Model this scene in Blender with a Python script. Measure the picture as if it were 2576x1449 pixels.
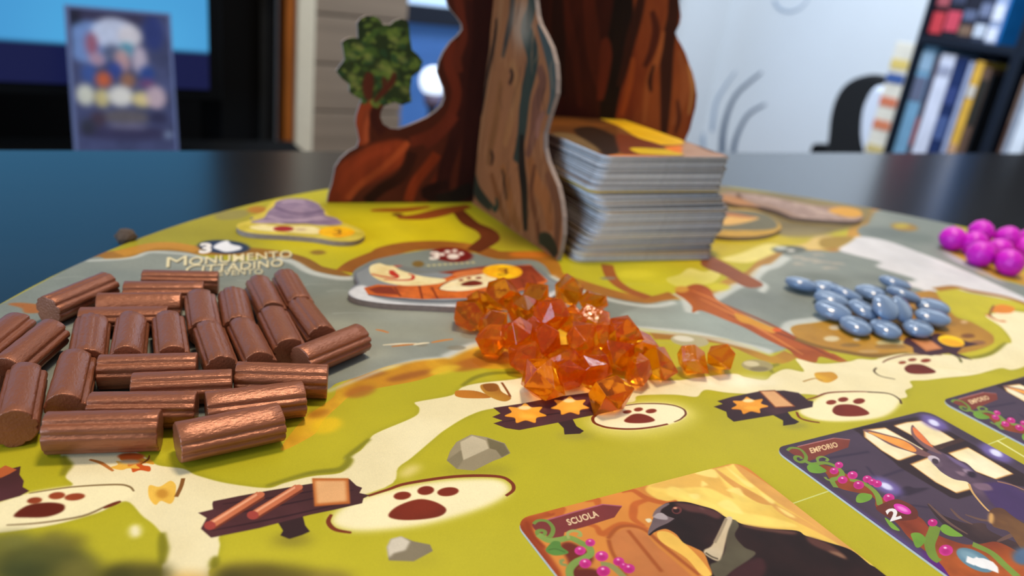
import bpy, bmesh, math, random
import numpy as np
from mathutils import Vector, Matrix
from mathutils.geometry import tessellate_polygon

for o in list(bpy.data.objects): bpy.data.objects.remove(o)
C = bpy.context.scene.collection
random.seed(7); RNG = np.random.default_rng(7)

# ------------------------------------------------------------------ camera, world, light, exposure
PHI = 0.5686                       # the table's long edge runs along world X
CAMH, PITCH, ROLL, FPX = 101.0, 0.3747, 0.1305, 1942.5
CX, CY = 1288.0, 724.5
ZB = 0.752                         # top of the game board
def W(p):                          # local millimetres (board top = 0) -> world metres
    x, y, z = p
    return Vector(((x*math.cos(PHI)+y*math.sin(PHI))*.001, (-x*math.sin(PHI)+y*math.cos(PHI))*.001, ZB+z*.001))
_f = np.array([0, math.cos(PITCH), -math.sin(PITCH)]); _r0 = np.array([1., 0, 0]); _u0 = np.cross(_r0, _f)
_r = math.cos(ROLL)*_r0+math.sin(ROLL)*_u0; _u = -math.sin(ROLL)*_r0+math.cos(ROLL)*_u0
CAMP = np.array([0, 0, CAMH])
def ray(x, y): return _f+((x-CX)/FPX)*_r-((y-CY)/FPX)*_u
def at(x, y, z=0.):                # point of a photographed spot lying z mm above the board
    d = ray(x, y); t = (z-CAMH)/d[2]; return CAMP+t*d
def onplane(x, y, p0, n):
    d = ray(x, y); return CAMP+np.dot(p0-CAMP, n)/np.dot(d, n)*d
def project(p):
    d = np.asarray(p, float)-CAMP; z = d@_f; return CX+FPX*(d@_r)/z, CY-FPX*(d@_u)/z

cam_d = bpy.data.cameras.new('camera'); cam = bpy.data.objects.new('camera', cam_d); C.objects.link(cam)
R3 = Matrix(((math.cos(PHI), math.sin(PHI), 0), (-math.sin(PHI), math.cos(PHI), 0), (0, 0, 1)))
cols = [R3@Vector(_r), R3@Vector(_u), R3@Vector(-_f)]
cam.matrix_world = Matrix.Translation(W((0, 0, CAMH)))@Matrix((cols[0], cols[1], cols[2])).transposed().to_4x4()
cam_d.sensor_width = 36; cam_d.lens = FPX/2576*36; cam_d.clip_start = .005; cam_d.clip_end = 50
cam_d.dof.use_dof = True; cam_d.dof.focus_distance = .178; cam_d.dof.aperture_fstop = 12.5
sc = bpy.context.scene; sc.camera = cam
sc.view_settings.view_transform = 'Standard'; sc.view_settings.look = 'None'
sc.view_settings.exposure = 0.0; sc.view_settings.gamma = 1.0; sc.view_settings.use_curve_mapping = False
try:
    sc.cycles.use_denoising = True; sc.cycles.max_bounces = 14; sc.cycles.transmission_bounces = 12
    sc.cycles.caustics_refractive = True; sc.cycles.blur_glossy = .3; sc.cycles.sample_clamp_indirect = 20
except Exception: pass

wd = bpy.data.worlds.new('world'); sc.world = wd; wd.use_nodes = True
bgn = wd.node_tree.nodes['Background']; bgn.inputs[0].default_value = (.80, .86, 1, 1); bgn.inputs[1].default_value = .26

def area(name, loc, target, size, power, col, shape='DISK', size_y=None):
    d = bpy.data.lights.new(name, 'AREA'); d.shape = shape; d.size = size
    if size_y: d.size_y = size_y
    d.energy = power; d.color = col
    o = bpy.data.objects.new(name, d); C.objects.link(o); o.location = loc
    o.rotation_euler = (Vector(target)-Vector(loc)).to_track_quat('-Z', 'Y').to_euler(); return o
area('ceiling_lamp_light', (.30, .35, 2.25), (.20, .15, .75), .30, 16.5, (1, .81, .58))
area('room_lamp_light', (-.75, -.35, 2.2), (.1, .15, .75), .5, 5.5, (1, .84, .64))
area('daylight', (-1.9, -.45, 1.15), (.2, .3, .8), 1.1, 36, (.44, .70, 1), 'RECTANGLE', 1.1)
area('wall_fill_light', (1.0, 1.1, 2.35), (2.6, 1.5, 1.0), .9, 62, (.80, .90, 1), 'RECTANGLE', .9)  # added fill light that brightens the right wall, not a real source

# ------------------------------------------------------------------ helpers
def s2l(c):
    c = np.asarray(c, float); return np.where(c <= .04045, c/12.92, ((c+.055)/1.055)**2.4)
def rgb(r, g, b): return tuple(s2l((r/255, g/255, b/255)))+(1,)
def mat(name, col, rough=.6, metal=0, coat=0, var=0., scale=60, bump=0., bscale=300, emit=None, estr=0, trans=0, ior=1.45, spec=.5, stretch=None):
    m = bpy.data.materials.new(name); m.use_nodes = True; nt = m.node_tree; b = nt.nodes['Principled BSDF']
    b.inputs['Base Color'].default_value = col; b.inputs['Roughness'].default_value = rough
    b.inputs['Metallic'].default_value = metal; b.inputs['Coat Weight'].default_value = coat
    b.inputs['Specular IOR Level'].default_value = spec
    b.inputs['Transmission Weight'].default_value = trans; b.inputs['IOR'].default_value = ior
    if emit: b.inputs['Emission Color'].default_value = emit; b.inputs['Emission Strength'].default_value = estr
    if var or bump:
        tc = nt.nodes.new('ShaderNodeTexCoord'); mp = nt.nodes.new('ShaderNodeMapping')
        nt.links.new(tc.outputs['Object'], mp.inputs[0])
        if stretch: mp.inputs['Scale'].default_value = stretch
    if var:
        n = nt.nodes.new('ShaderNodeTexNoise'); n.inputs['Scale'].default_value = scale; n.inputs['Detail'].default_value = 5
        nt.links.new(mp.outputs[0], n.inputs[0])
        rp = nt.nodes.new('ShaderNodeMapRange'); rp.inputs[1].default_value = .3; rp.inputs[2].default_value = .7
        rp.inputs[3].default_value = 1-var; rp.inputs[4].default_value = 1+var
        nt.links.new(n.outputs[0], rp.inputs[0])
        mx = nt.nodes.new('ShaderNodeMix'); mx.data_type = 'RGBA'; mx.blend_type = 'MULTIPLY'; mx.inputs[0].default_value = 1
        mx.inputs[6].default_value = col; nt.links.new(rp.outputs[0], mx.inputs[7]); nt.links.new(mx.outputs[2], b.inputs['Base Color'])
    if bump:
        n2 = nt.nodes.new('ShaderNodeTexNoise'); n2.inputs['Scale'].default_value = bscale; n2.inputs['Detail'].default_value = 4
        nt.links.new(mp.outputs[0], n2.inputs[0]); bp = nt.nodes.new('ShaderNodeBump'); bp.inputs['Strength'].default_value = bump
        bp.inputs['Distance'].default_value = .0003; nt.links.new(n2.outputs[0], bp.inputs['Height']); nt.links.new(bp.outputs[0], b.inputs['Normal'])
    return m

def link(name, verts, faces, m, parent=None, smooth=False, uvs=None, mats=None, fmat=None):
    me = bpy.data.meshes.new(name); me.from_pydata([tuple(v) for v in verts], [], faces)
    for mm in (mats or [m]): me.materials.append(mm)
    if uvs is not None:
        l = me.uv_layers.new(name='UVMap'); n = np.array([uvs[lp.vertex_index] for lp in me.loops], dtype=np.float32)
        l.data.foreach_set('uv', n.ravel())
    if fmat is not None: me.polygons.foreach_set('material_index', fmat)
    if smooth: me.polygons.foreach_set('use_smooth', [True]*len(me.polygons))
    me.update(); o = bpy.data.objects.new(name, me); C.objects.link(o)
    if parent: o.parent = parent; o.matrix_parent_inverse = parent.matrix_world.inverted()
    return o
def from_bm(name, bm, m, parent=None, smooth=False):
    bmesh.ops.recalc_face_normals(bm, faces=bm.faces)
    me = bpy.data.meshes.new(name); bm.to_mesh(me); bm.free(); me.materials.append(m)
    if smooth: me.polygons.foreach_set('use_smooth', [True]*len(me.polygons))
    o = bpy.data.objects.new(name, me); C.objects.link(o)
    if parent: o.parent = parent; o.matrix_parent_inverse = parent.matrix_world.inverted()
    return o
def tag(o, label=None, cat=None, group=None, kind=None):
    if label: o['label'] = label
    if cat: o['category'] = cat
    if group: o['group'] = group
    if kind: o['kind'] = kind
    return o
def empty(name, loc, label, cat, group=None, rz=0):
    o = bpy.data.objects.new(name, None); C.objects.link(o); o.location = loc; o.rotation_euler = (0, 0, rz)
    o.empty_display_size = .02
    o.matrix_world = Matrix.Translation(Vector(loc))@Matrix.Rotation(rz, 4, 'Z')
    return tag(o, label, cat, group)
def box_bm(bm, a, b):
    vs = [bm.verts.new((x, y, z)) for x in (a[0], b[0]) for y in (a[1], b[1]) for z in (a[2], b[2])]
    for f in ((0, 1, 3, 2), (4, 6, 7, 5), (0, 4, 5, 1), (2, 3, 7, 6), (0, 2, 6, 4), (1, 5, 7, 3)): bm.faces.new([vs[i] for i in f])
    return vs
def box(name, a, b, m, parent=None, bev=.002, seg=2):
    bm = bmesh.new(); box_bm(bm, a, b)
    if bev: bmesh.ops.bevel(bm, geom=list(bm.edges), offset=bev, segments=seg, affect='EDGES', profile=.6)
    return from_bm(name, bm, m, parent)
def prism_world(name, loop_bot, loop_top, mats, parent=None, uvs=None):
    """closed outline extruded: two matching rings of world points; top uses mats[0] with uvs, rest mats[1]"""
    n = len(loop_bot); verts = list(loop_top)+list(loop_bot)
    faces = [tuple(range(n)), tuple(range(2*n-1, n-1, -1))]+[(i, n+i, n+(i+1) % n, (i+1) % n) for i in range(n)]
    fm = [0, len(mats)-1 if len(mats) < 3 else 2]+[min(1, len(mats)-1)]*n
    uu = None if uvs is None else list(uvs)+list(uvs)
    o = link(name, verts, faces, None, parent, uvs=uu, mats=mats, fmat=fm)
    return o

# ------------------------------------------------------------------ print painter (numpy, computed here: no files)
def smooth_closed(P, n=6, closed=True):
    P = np.asarray(P, float); N = len(P); out = []
    rng = range(N) if closed else range(N-1)
    for i in rng:
        if closed: a, b, c, d = P[i-1], P[i], P[(i+1) % N], P[(i+2) % N]
        else: a, b, c, d = P[max(i-1, 0)], P[i], P[i+1], P[min(i+2, N-1)]
        for k in range(n):
            t = k/n; out.append(.5*((2*b)+(-a+c)*t+(2*a-5*b+4*c-d)*t*t+(-a+3*b-3*c+d)*t**3))
    if not closed: out.append(P[-1])
    return np.array(out)
def boxblur(a, r, ax):
    if r < 1: return a
    pad = [(0, 0)]*a.ndim; pad[ax] = (r+1, r); c = np.cumsum(np.pad(a, pad), axis=ax); n = a.shape[ax]
    hi = np.take(c, np.arange(2*r+1, 2*r+1+n), axis=ax); lo = np.take(c, np.arange(0, n), axis=ax); return (hi-lo)/(2*r+1)
def fbm(h, w, cell, seed, octs=4, an=(1, 1)):
    g = np.random.default_rng(seed); out = np.zeros((h, w), np.float32); amp = 1; tot = 0
    for k in range(octs):
        cy, cx = max(cell*an[0]/2**k, 1.5), max(cell*an[1]/2**k, 1.5)
        gh, gw = int(h/cy)+3, int(w/cx)+3; G = g.random((gh, gw)).astype(np.float32)
        y = np.arange(h)/cy; x = np.arange(w)/cx; yi = y.astype(int); xi = x.astype(int)
        fy = (y-yi)[:, None]; fx = (x-xi)[None]; fy = fy*fy*(3-2*fy); fx = fx*fx*(3-2*fx)
        A = G[yi][:, xi]; B = G[yi][:, xi+1]; D = G[yi+1][:, xi]; E = G[yi+1][:, xi+1]
        out += amp*((A*(1-fx)+B*fx)*(1-fy)+(D*(1-fx)+E*fx)*fy); tot += amp; amp *= .55
    return out/tot*2-1
class Canvas:
    def __init__(s, x0, y0, x1, y1, res, mp, base, seed=1, noise=.05, cell=60, an=(1, 1)):
        s.x0, s.y0, s.res, s.mp = x0, y0, res, mp; s.w = int((x1-x0)/res); s.h = int((y1-y0)/res)
        s.x1 = x0+s.w*res; s.y1 = y0+s.h*res
        s.n1 = fbm(s.h, s.w, cell, seed, 4, an); s.n2 = fbm(s.h, s.w, cell*.3, seed+9, 4, an)
        s.img = np.empty((s.h, s.w, 3), np.float32); s.img[:] = np.array(base)/255.; s.img *= (1+noise*s.n1)[..., None]
        s.seed = seed
    def M(s, pts): return np.array([s.mp(*p) for p in pts])
    def cover(s, P, feather=0):
        Q = (np.asarray(P)-[s.x0, s.y0])/s.res; pad = int(feather/s.res*2)+3
        bx0 = max(int(Q[:, 0].min())-pad, 0); bx1 = min(int(Q[:, 0].max())+pad+1, s.w)
        by0 = max(int(Q[:, 1].min())-pad, 0); by1 = min(int(Q[:, 1].max())+pad+1, s.h)
        if bx1 <= bx0 or by1 <= by0: return None
        SS = 3; w, h = bx1-bx0, (by1-by0)*SS; acc = np.zeros((h, w+2), np.float32)
        X = Q[:, 0]-bx0; Y = (Q[:, 1]-by0)*SS
        for i in range(len(X)):
            xa, ya, xb, yb = X[i-1], Y[i-1], X[i], Y[i]
            if ya == yb: continue
            d = 1.
            if ya > yb: xa, ya, xb, yb, d = xb, yb, xa, ya, -1.
            r0 = max(int(math.ceil(ya-.5)), 0); r1 = min(int(math.ceil(yb-.5)), h)
            if r1 <= r0: continue
            r = np.arange(r0, r1); x = np.clip(xa+(r+.5-ya)*(xb-xa)/(yb-ya), 0, w); xi = x.astype(int); fr = x-xi
            acc[r, xi] += d*(1-fr); acc[r, xi+1] += d*fr
        a = np.minimum(np.abs(np.cumsum(acc, 1)[:, :w]), 1).reshape(by1-by0, SS, w).mean(1)
        rr = int(feather/s.res*.6+.5)
        if rr > 0:
            for _ in range(2):
                for ax in (0, 1): a = boxblur(a, rr, ax)
        return a, bx0, bx1, by0, by1
    def fill(s, P, col, feather=0, alpha=1, var=.06, c2=None, nz=1):
        r = s.cover(P, feather)
        if r is None: return
        a, x0, x1, y0, y1 = r; n = (s.n1 if nz == 1 else s.n2)[y0:y1, x0:x1]; c = np.array(col)/255.
        if c2 is not None:
            t = np.clip(.5+1.6*n, 0, 1)[..., None]; c = c*(1-t)+np.array(c2)/255.*t
        else: c = c*np.ones(n.shape+(1,))
        c = c*(1+var*s.n2[y0:y1, x0:x1])[..., None]; a = (a*alpha)[..., None]
        v = s.img[y0:y1, x0:x1]; v[:] = v*(1-a)+c*a
    def wob(s, P, amp, closed=True):
        if not amp: return P
        N = len(P); g = np.random.default_rng(s.seed+N*7+int(abs(P[0, 0])*10)); k = max(4, N//5)
        t = np.linspace(0, k, N, endpoint=False); o = []
        for _ in range(2):
            G = g.random(k+1)*2-1; G[k] = G[0]; i = t.astype(int); f = t-i; f = f*f*(3-2*f); o.append(G[i]*(1-f)+G[i+1]*f)
        return P+amp*np.stack(o, 1)
    def poly(s, pts, col, sm=True, wob=0, **k):
        Q = s.M(pts); Q = smooth_closed(Q, 5) if sm else Q; s.fill(s.wob(Q, wob) if sm else Q, col, **k)
    def stroke(s, pts, w, col, taper=0, closed=False, sm=True, wob=0, **k):
        Q = s.M(pts)
        if sm: Q = smooth_closed(Q, 5, closed)
        if wob and len(Q) > 5: Q = s.wob(Q, wob*.5)
        if closed: Q = np.vstack([Q, Q[:1]])
        T = np.gradient(Q, axis=0); L = np.linalg.norm(T, axis=1, keepdims=True)+1e-9; N = np.stack([-T[:, 1], T[:, 0]], 1)/L
        t = np.linspace(0, 1, len(Q)); ww = w*.5*np.ones(len(Q))
        if isinstance(taper, str): ww = w*.5*(1-t)
        elif taper: ww = ww*(1-taper*np.abs(2*t-1)**1.5)
        ww = ww[:, None]
        if closed:      # two rings joined by a seam
            s.fill(np.vstack([Q+N*ww, (Q-N*ww)[::-1]]), col, **k)
        else: s.fill(np.vstack([Q+N*ww, (Q-N*ww)[::-1]]), col, **k)
    def ell(s, cx, cy, rx, ry, col, rot=0, n=28, wob=0, **k):
        t = np.linspace(0, 2*math.pi, n, endpoint=False); c, q = math.cos(math.radians(rot)), math.sin(math.radians(rot))
        s.fill(s.M([(cx+rx*math.cos(a)*c-ry*math.sin(a)*q, cy+rx*math.cos(a)*q+ry*math.sin(a)*c) for a in t]), col, **k)
    def text(s, txt, o, xe, up, col, alpha=1, bold=.03, feather=0):
        """lettering from image spot o (baseline start) to xe (baseline end), up = spot of the cap top above o"""
        O, X, U = s.M([o, xe, up]); tris, wd_ = glyphs(txt, bold); ex = (X-O)/wd_; ey = (U-O)/.72
        m = None
        P = [O+p[:, :1]*ex+p[:, 1:]*ey for p in tris]
        A = np.vstack(P); r = s.cover(np.array([A.min(0), [A.max(0)[0], A.min(0)[1]], A.max(0), [A.min(0)[0], A.max(0)[1]]]))
        if r is None: return
        _, x0, x1, y0, y1 = r; acc = np.zeros((y1-y0, x1-x0), np.float32)
        for t in P:
            q = s.cover(t)
            if q is None: continue
            a, a0, a1, b0, b1 = q
            c0, c1, d0, d1 = max(a0, x0), min(a1, x1), max(b0, y0), min(b1, y1)
            if c1 > c0 and d1 > d0: acc[d0-y0:d1-y0, c0-x0:c1-x0] += a[d0-b0:d1-b0, c0-a0:c1-a0]
        a = np.clip(acc, 0, 1)*alpha
        if feather: a = boxblur(boxblur(a, feather, 0), feather, 1)
        a = a[..., None]; v = s.img[y0:y1, x0:x1]; v[:] = v*(1-a)+np.array(col)/255.*a
    def image(s, name):
        im = bpy.data.images.new(name, s.w, s.h, alpha=True); px = np.ones((s.h, s.w, 4), np.float32)
        px[..., :3] = np.clip(s.img, 0, 1); im.pixels.foreach_set(px.ravel()); im.update(); im.pack(); return im
    def uv(s, x, y): return ((x-s.x0)/(s.x1-s.x0), (y-s.y0)/(s.y1-s.y0))
_gc = {}
def glyphs(txt, bold):
    if (txt, bold) in _gc: return _gc[(txt, bold)]
    cu = bpy.data.curves.new('lettering', 'FONT'); cu.body = txt; cu.size = 1; cu.offset = bold; cu.resolution_u = 3; cu.space_character = 1.05
    o = bpy.data.objects.new('lettering', cu); C.objects.link(o); dg = bpy.context.evaluated_depsgraph_get()
    me = bpy.data.meshes.new_from_object(o.evaluated_get(dg)); me.calc_loop_triangles()
    V = np.array([v.co[:2] for v in me.vertices]); V[:, 0] -= V[:, 0].min()
    T = [V[list(t.vertices)] for t in me.loop_triangles]; wd_ = V[:, 0].max()
    bpy.data.objects.remove(o); bpy.data.curves.remove(cu); bpy.data.meshes.remove(me)
    _gc[(txt, bold)] = (T, wd_); return T, wd_
def print_mat(name, layers, rough=.42, bump=.25, bscale=2500, coat=0, spec=.22):
    """layers: [(image, uvmap)], the first underneath; a later one (Clip) covers where it reaches"""
    m = bpy.data.materials.new(name); m.use_nodes = True; nt = m.node_tree; b = nt.nodes['Principled BSDF']
    b.inputs['Roughness'].default_value = rough+.1; b.inputs['Specular IOR Level'].default_value = spec*.6; b.inputs['Coat Weight'].default_value = coat
    prev = None
    for im, sx, sy, ox, oy in layers:
        uvn = nt.nodes.new('ShaderNodeUVMap'); uvn.uv_map = 'UVMap'; mp = nt.nodes.new('ShaderNodeMapping'); mp.vector_type = 'POINT'
        mp.inputs['Scale'].default_value = (sx, sy, 1); mp.inputs['Location'].default_value = (ox, oy, 0)
        t = nt.nodes.new('ShaderNodeTexImage'); t.image = im; t.extension = 'CLIP' if prev else 'EXTEND'; t.interpolation = 'Linear'
        nt.links.new(uvn.outputs[0], mp.inputs[0]); nt.links.new(mp.outputs[0], t.inputs[0])
        if prev is None: prev = t.outputs[0]
        else:
            mx = nt.nodes.new('ShaderNodeMix'); mx.data_type = 'RGBA'; nt.links.new(t.outputs[1], mx.inputs[0])
            nt.links.new(prev, mx.inputs[6]); nt.links.new(t.outputs[0], mx.inputs[7]); prev = mx.outputs[2]
    nt.links.new(prev, b.inputs['Base Color'])
    if bump:
        tc = nt.nodes.new('ShaderNodeTexCoord'); n = nt.nodes.new('ShaderNodeTexNoise'); n.inputs['Scale'].default_value = bscale
        nt.links.new(tc.outputs['Object'], n.inputs[0]); bp = nt.nodes.new('ShaderNodeBump'); bp.inputs['Strength'].default_value = bump
        bp.inputs['Distance'].default_value = .0001; nt.links.new(n.outputs[0], bp.inputs['Height']); nt.links.new(bp.outputs[0], b.inputs['Normal'])
    return m

# ------------------------------------------------------------------ the printed board
BX, BY, BR = 139.5, 193.5, 281.5
def paw(c, toes, pad, dark=(122, 42, 22), dk2=(150, 70, 40)):
    for x, y, a, b in toes:
        c.ell(x, y, a, b, dark, rot=-6, c2=dk2, feather=.15)
    c.poly(pad, dark, c2=(96, 34, 20), feather=.15)
def star(c, x, y, rx, ry, rot=0):
    P = []; Q = []
    for i in range(14):
        a = math.radians(rot+i*360/14); k = 1 if i % 2 == 0 else .66
        P.append((x+rx*k*math.cos(a), y+ry*k*math.sin(a)))
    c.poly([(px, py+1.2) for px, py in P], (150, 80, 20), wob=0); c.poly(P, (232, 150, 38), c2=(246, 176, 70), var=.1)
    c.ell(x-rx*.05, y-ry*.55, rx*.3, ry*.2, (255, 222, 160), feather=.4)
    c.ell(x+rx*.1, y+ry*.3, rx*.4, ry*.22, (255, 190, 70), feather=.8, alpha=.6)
def slab(c, x, y, pts): pass
def leaf(c, x, y, s, cols, seed):
    g = random.Random(seed)
    for k, col in enumerate(cols):
        a = g.uniform(-.6, .6)+k*1.3; ox, oy = x+g.uniform(-.5, .5)*s, y+g.uniform(-.25, .25)*s
        P = [(ox+s*r*math.cos(a+t), oy+s*.42*r*math.sin(a+t)) for t, r in ((0, 1), (.5, .5), (1.1, .85), (1.7, .4), (2.6, .75), (3.3, .45), (4.1, .8), (4.9, .4), (5.6, .7))]
        c.poly(P, col, wob=.2)
    c.stroke([(x+s*.5, y), (x+s*.9, y-s*.25), (x+s*1.0, y-s*.5)], .5, (110, 66, 30), taper=.6)
LIME = (178, 170, 34)
WATER = (138, 144, 136)
shore_n = [(-300, 900), (-60, 795), (0, 765), (217, 654), (262, 652), (300, 650), (338, 645), (376, 633), (420, 632), (470, 636), (520, 645), (600, 655), (700, 645), (740, 655), (770, 672), (800, 685), (850, 693), (885, 697), (893, 683), (910, 664), (957, 652), (1030, 636), (1100, 628), (1180, 634), (1256, 652), (1334, 655), (1373, 668), (1388, 694), (1412, 706), (1480, 733), (1560, 755), (1640, 766), (1700, 757), (1745, 768), (1790, 750), (1847, 717), (1889, 702), (1903, 683), (1923, 669), (1944, 662), (1969, 641), (1983, 634), (2050, 630), (2111, 633), (2143, 610), (2163, 596), (2157, 582), (2167, 571), (2184, 561), (2191, 543), (2212, 530), (2300, 535), (2400, 560)]
shore_r = [(2366, 618), (2372, 627), (2428, 662), (2466, 690), (2515, 703), (2600, 728), (2700, 790), (2576, 760), (2532, 752), (2445, 738), (2403, 727), (2358, 731), (2345, 760), (2200, 790), (2080, 808), (2028, 811), (1993, 818), (1986, 829), (2000, 850), (1985, 872)]
shore_s = [(1969, 877), (1941, 888), (1889, 870), (1819, 853), (1750, 839), (1680, 832), (1620, 825), (1560, 820), (1450, 820), (1330, 838), (1238, 854), (1179, 869), (1120, 896), (1040, 905), (970, 925), (900, 950), (850, 965), (820, 985), (700, 1010), (500, 1050), (200, 1080), (-100, 1100), (-300, 1050)]
def paint_board(c):
    g = random.Random(3)
    # variations of the grass
    for (x, y, rx, ry, col, al) in ((900, 590, 260, 50, (206, 190, 24), .9), (420, 600, 260, 46, (150, 142, 46), .85), (620, 545, 190, 34, (158, 148, 50), .8), (1050, 580, 120, 60, (206, 188, 26), .8), (1300, 600, 90, 30, (120, 100, 30), .7),
                                    (1950, 600, 160, 40, (190, 168, 34), .8), (1750, 620, 120, 60, (196, 172, 28), .9), (1440, 690, 60, 25, (198, 188, 34), .9), (1640, 700, 90, 40, (196, 186, 34), .9),
                                    (900, 1120, 260, 60, (184, 172, 36), .5), (1700, 1100, 400, 60, (178, 168, 40), .5), (600, 1420, 300, 60, (206, 194, 60), .6), (1150, 1400, 200, 60, (196, 188, 62), .5), (300, 1380, 130, 60, (178, 176, 58), .5),
                                    (2150, 1100, 150, 40, (186, 182, 52), .4)):
        c.ell(x, y, rx, ry, col, feather=14, alpha=al)
    # brown shore north, water, foam
    c.stroke([(180, 672), (235, 652), (330, 638), (400, 622), (500, 630), (640, 634), (740, 652), (790, 680), (850, 690), (880, 690)], 9, (166, 118, 34), c2=(140, 96, 40), wob=1.4, var=.12)
    c.stroke([(300, 640), (370, 620), (430, 617), (500, 630)], 6, (186, 132, 48), wob=1)
    c.stroke([(884, 685), (905, 662), (957, 643), (977, 632), (1023, 623), (1082, 615), (1140, 617), (1198, 625), (1256, 641), (1334, 643), (1373, 654), (1388, 687), (1412, 698), (1480, 722), (1560, 745), (1640, 757), (1710, 745)], 10, (180, 120, 36), c2=(150, 92, 34), wob=1.5, var=.12)
    c.stroke([(1700, 752), (1760, 770), (1800, 745), (1850, 712), (1900, 690), (1930, 663), (1970, 637), (2050, 622), (2110, 628), (2150, 604), (2160, 575), (2190, 545), (2215, 528)], 9, (166, 122, 52), wob=1.6, c2=(188, 140, 50))
    c.stroke([(2372, 622), (2430, 655), (2480, 680), (2576, 700), (2700, 760)], 22, (196, 158, 46), wob=1.6, c2=(176, 128, 44))
    # golden sand south of the river
    c.poly([(700, 1130), (760, 1060), (830, 1000), (860, 970), (950, 922), (1050, 900), (1120, 888), (1200, 858), (1300, 842), (1500, 822), (1600, 826), (1640, 880), (1500, 905), (1300, 925), (1240, 928), (1150, 927), (1060, 957), (980, 972), (900, 988), (850, 1015), (820, 1062), (780, 1100)], (196, 138, 30), c2=(222, 186, 44), wob=.8, var=.12)
    for (x, y, rx, ry, col) in ((905, 985, 40, 14, (166, 100, 36)), (1030, 945, 60, 9, (146, 84, 34)), (1190, 915, 60, 15, (162, 92, 28)), (1290, 895, 60, 18, (170, 96, 30)), (930, 945, 45, 7, (150, 96, 44)), (1080, 880, 70, 7, (206, 160, 44)), (980, 925, 26, 5, (232, 196, 60)), (820, 1070, 40, 20, (226, 190, 30)), (1230, 868, 34, 14, (216, 172, 36)), (1120, 930, 40, 10, (220, 186, 46)), (800, 1040, 30, 10, (170, 110, 30))):
        c.ell(x, y, rx, ry, col, rot=-12, feather=1.2, alpha=.8)
    c.stroke([(1640, 845), (1760, 850), (1850, 868), (1940, 905), (1990, 890)], 5, (190, 146, 40), wob=.8, c2=(160, 110, 40))
    c.poly(shore_n+shore_r+shore_s, WATER, c2=(124, 132, 126), wob=.8, var=.04)
    c.poly([(1690, 755), (1790, 775), (1900, 830), (1980, 870), (1941, 885), (1889, 868), (1819, 851), (1750, 837), (1680, 830), (1600, 822), (1560, 790)], (150, 160, 154), feather=1, wob=.6)
    for x, y, rx, ry, col, al in ((400, 700, 200, 16, (120, 128, 124), .7), (1000, 830, 260, 24, (152, 156, 142), .8), (250, 740, 160, 10, (150, 158, 152), .6), (860, 770, 100, 26, (124, 128, 118), .7), (1020, 790, 120, 14, (160, 164, 152), .6), (1950, 760, 90, 26, (118, 124, 118), .8), (1830, 760, 70, 20, (128, 134, 130), .7), (2060, 700, 90, 14, (112, 118, 110), .8), (2200, 700, 60, 10, (116, 122, 116), .8), (2230, 585, 60, 14, (104, 112, 108), .8), (2310, 600, 50, 14, (108, 118, 112), .8), (1620, 775, 90, 9, (134, 138, 132), .7), (1760, 805, 60, 12, (156, 168, 162), .6), (930, 885, 100, 14, (176, 178, 160), .5)):
        c.ell(x, y, rx, ry, col, rot=4, feather=5, alpha=al)
    for k in range(34):     # ripples
        x, y = g.uniform(100, 1700), g.uniform(690, 880)
        c.stroke([(x, y), (x+g.uniform(30, 70), y-g.uniform(-3, 6)), (x+g.uniform(90, 160), y+g.uniform(-3, 6))], g.uniform(.5, 1.2), (172, 180, 172), taper='t', alpha=.35, feather=.4)
    foam = (204, 208, 202)
    for pts, w in (([(217, 656), (262, 654), (300, 652), (338, 647), (376, 635), (420, 635), (470, 640), (520, 650)], 1.6), ([(700, 648), (740, 660), (770, 678), (800, 690), (850, 699), (890, 700)], 3.5), ([(1388, 694), (1412, 708), (1480, 737), (1560, 760), (1640, 770), (1700, 761)], 2.6),
                   ([(1745, 768), (1790, 755), (1847, 722), (1889, 708), (1903, 690), (1923, 676), (1950, 668), (1980, 645)], 4.5), ([(1120, 900), (1179, 872), (1238, 857), (1330, 840)], 3), ([(820, 985), (900, 952), (970, 927), (1040, 908), (1120, 898)], 1.2),
                   ([(1600, 826), (1680, 834), (1750, 841), (1819, 855), (1889, 873), (1945, 889)], 4.5), ([(1700, 738), (1726, 752), (1742, 788)], 5), ([(1990, 850), (1985, 830), (2000, 815), (2063, 806), (2085, 800)], 6), ([(1915, 735), (1925, 718), (1905, 706)], 3)):
        c.stroke(pts, w, foam, wob=.5, feather=1.0, alpha=.8)
    # waterfall
    c.poly([(2111, 627), (2139, 606), (2167, 595), (2236, 608), (2341, 646), (2445, 688), (2532, 728), (2620, 770), (2532, 752), (2403, 728), (2351, 732), (2337, 747), (2313, 744), (2323, 731), (2271, 712), (2299, 700), (2202, 671), (2215, 658), (2150, 641)], (226, 222, 222), c2=(205, 204, 206), wob=1, feather=1.2)
    for a, b in (((2160, 612), (2420, 715)), ((2200, 625), (2380, 700)), ((2260, 628), (2480, 720))):
        c.stroke([a, ((a[0]+b[0])/2, (a[1]+b[1])/2-4), b], 2.2, (196, 196, 200), taper=.8, feather=.8, alpha=.6)
    c.poly([(2372, 627), (2420, 652), (2490, 690), (2530, 715), (2450, 680), (2390, 650)], (176, 172, 178), feather=2)
    c.ell(2275, 571, 34, 10, (150, 120, 60), rot=6, feather=1.5); c.ell(2268, 568, 20, 6, (176, 158, 60), feather=1.5)
    c.poly([(1780, 455), (1830, 470), (1900, 480), (2000, 492), (2100, 508), (2190, 524), (2180, 560), (2090, 585), (1960, 590), (1840, 560), (1770, 520)], (132, 116, 70), c2=(112, 98, 62), feather=3, wob=1)
    # leafy bits beyond the stack
    c.poly([(1819, 652), (1860, 636), (1930, 612), (1968, 622), (1935, 642), (1880, 662)], (222, 208, 120), wob=1, feather=.8)
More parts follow.
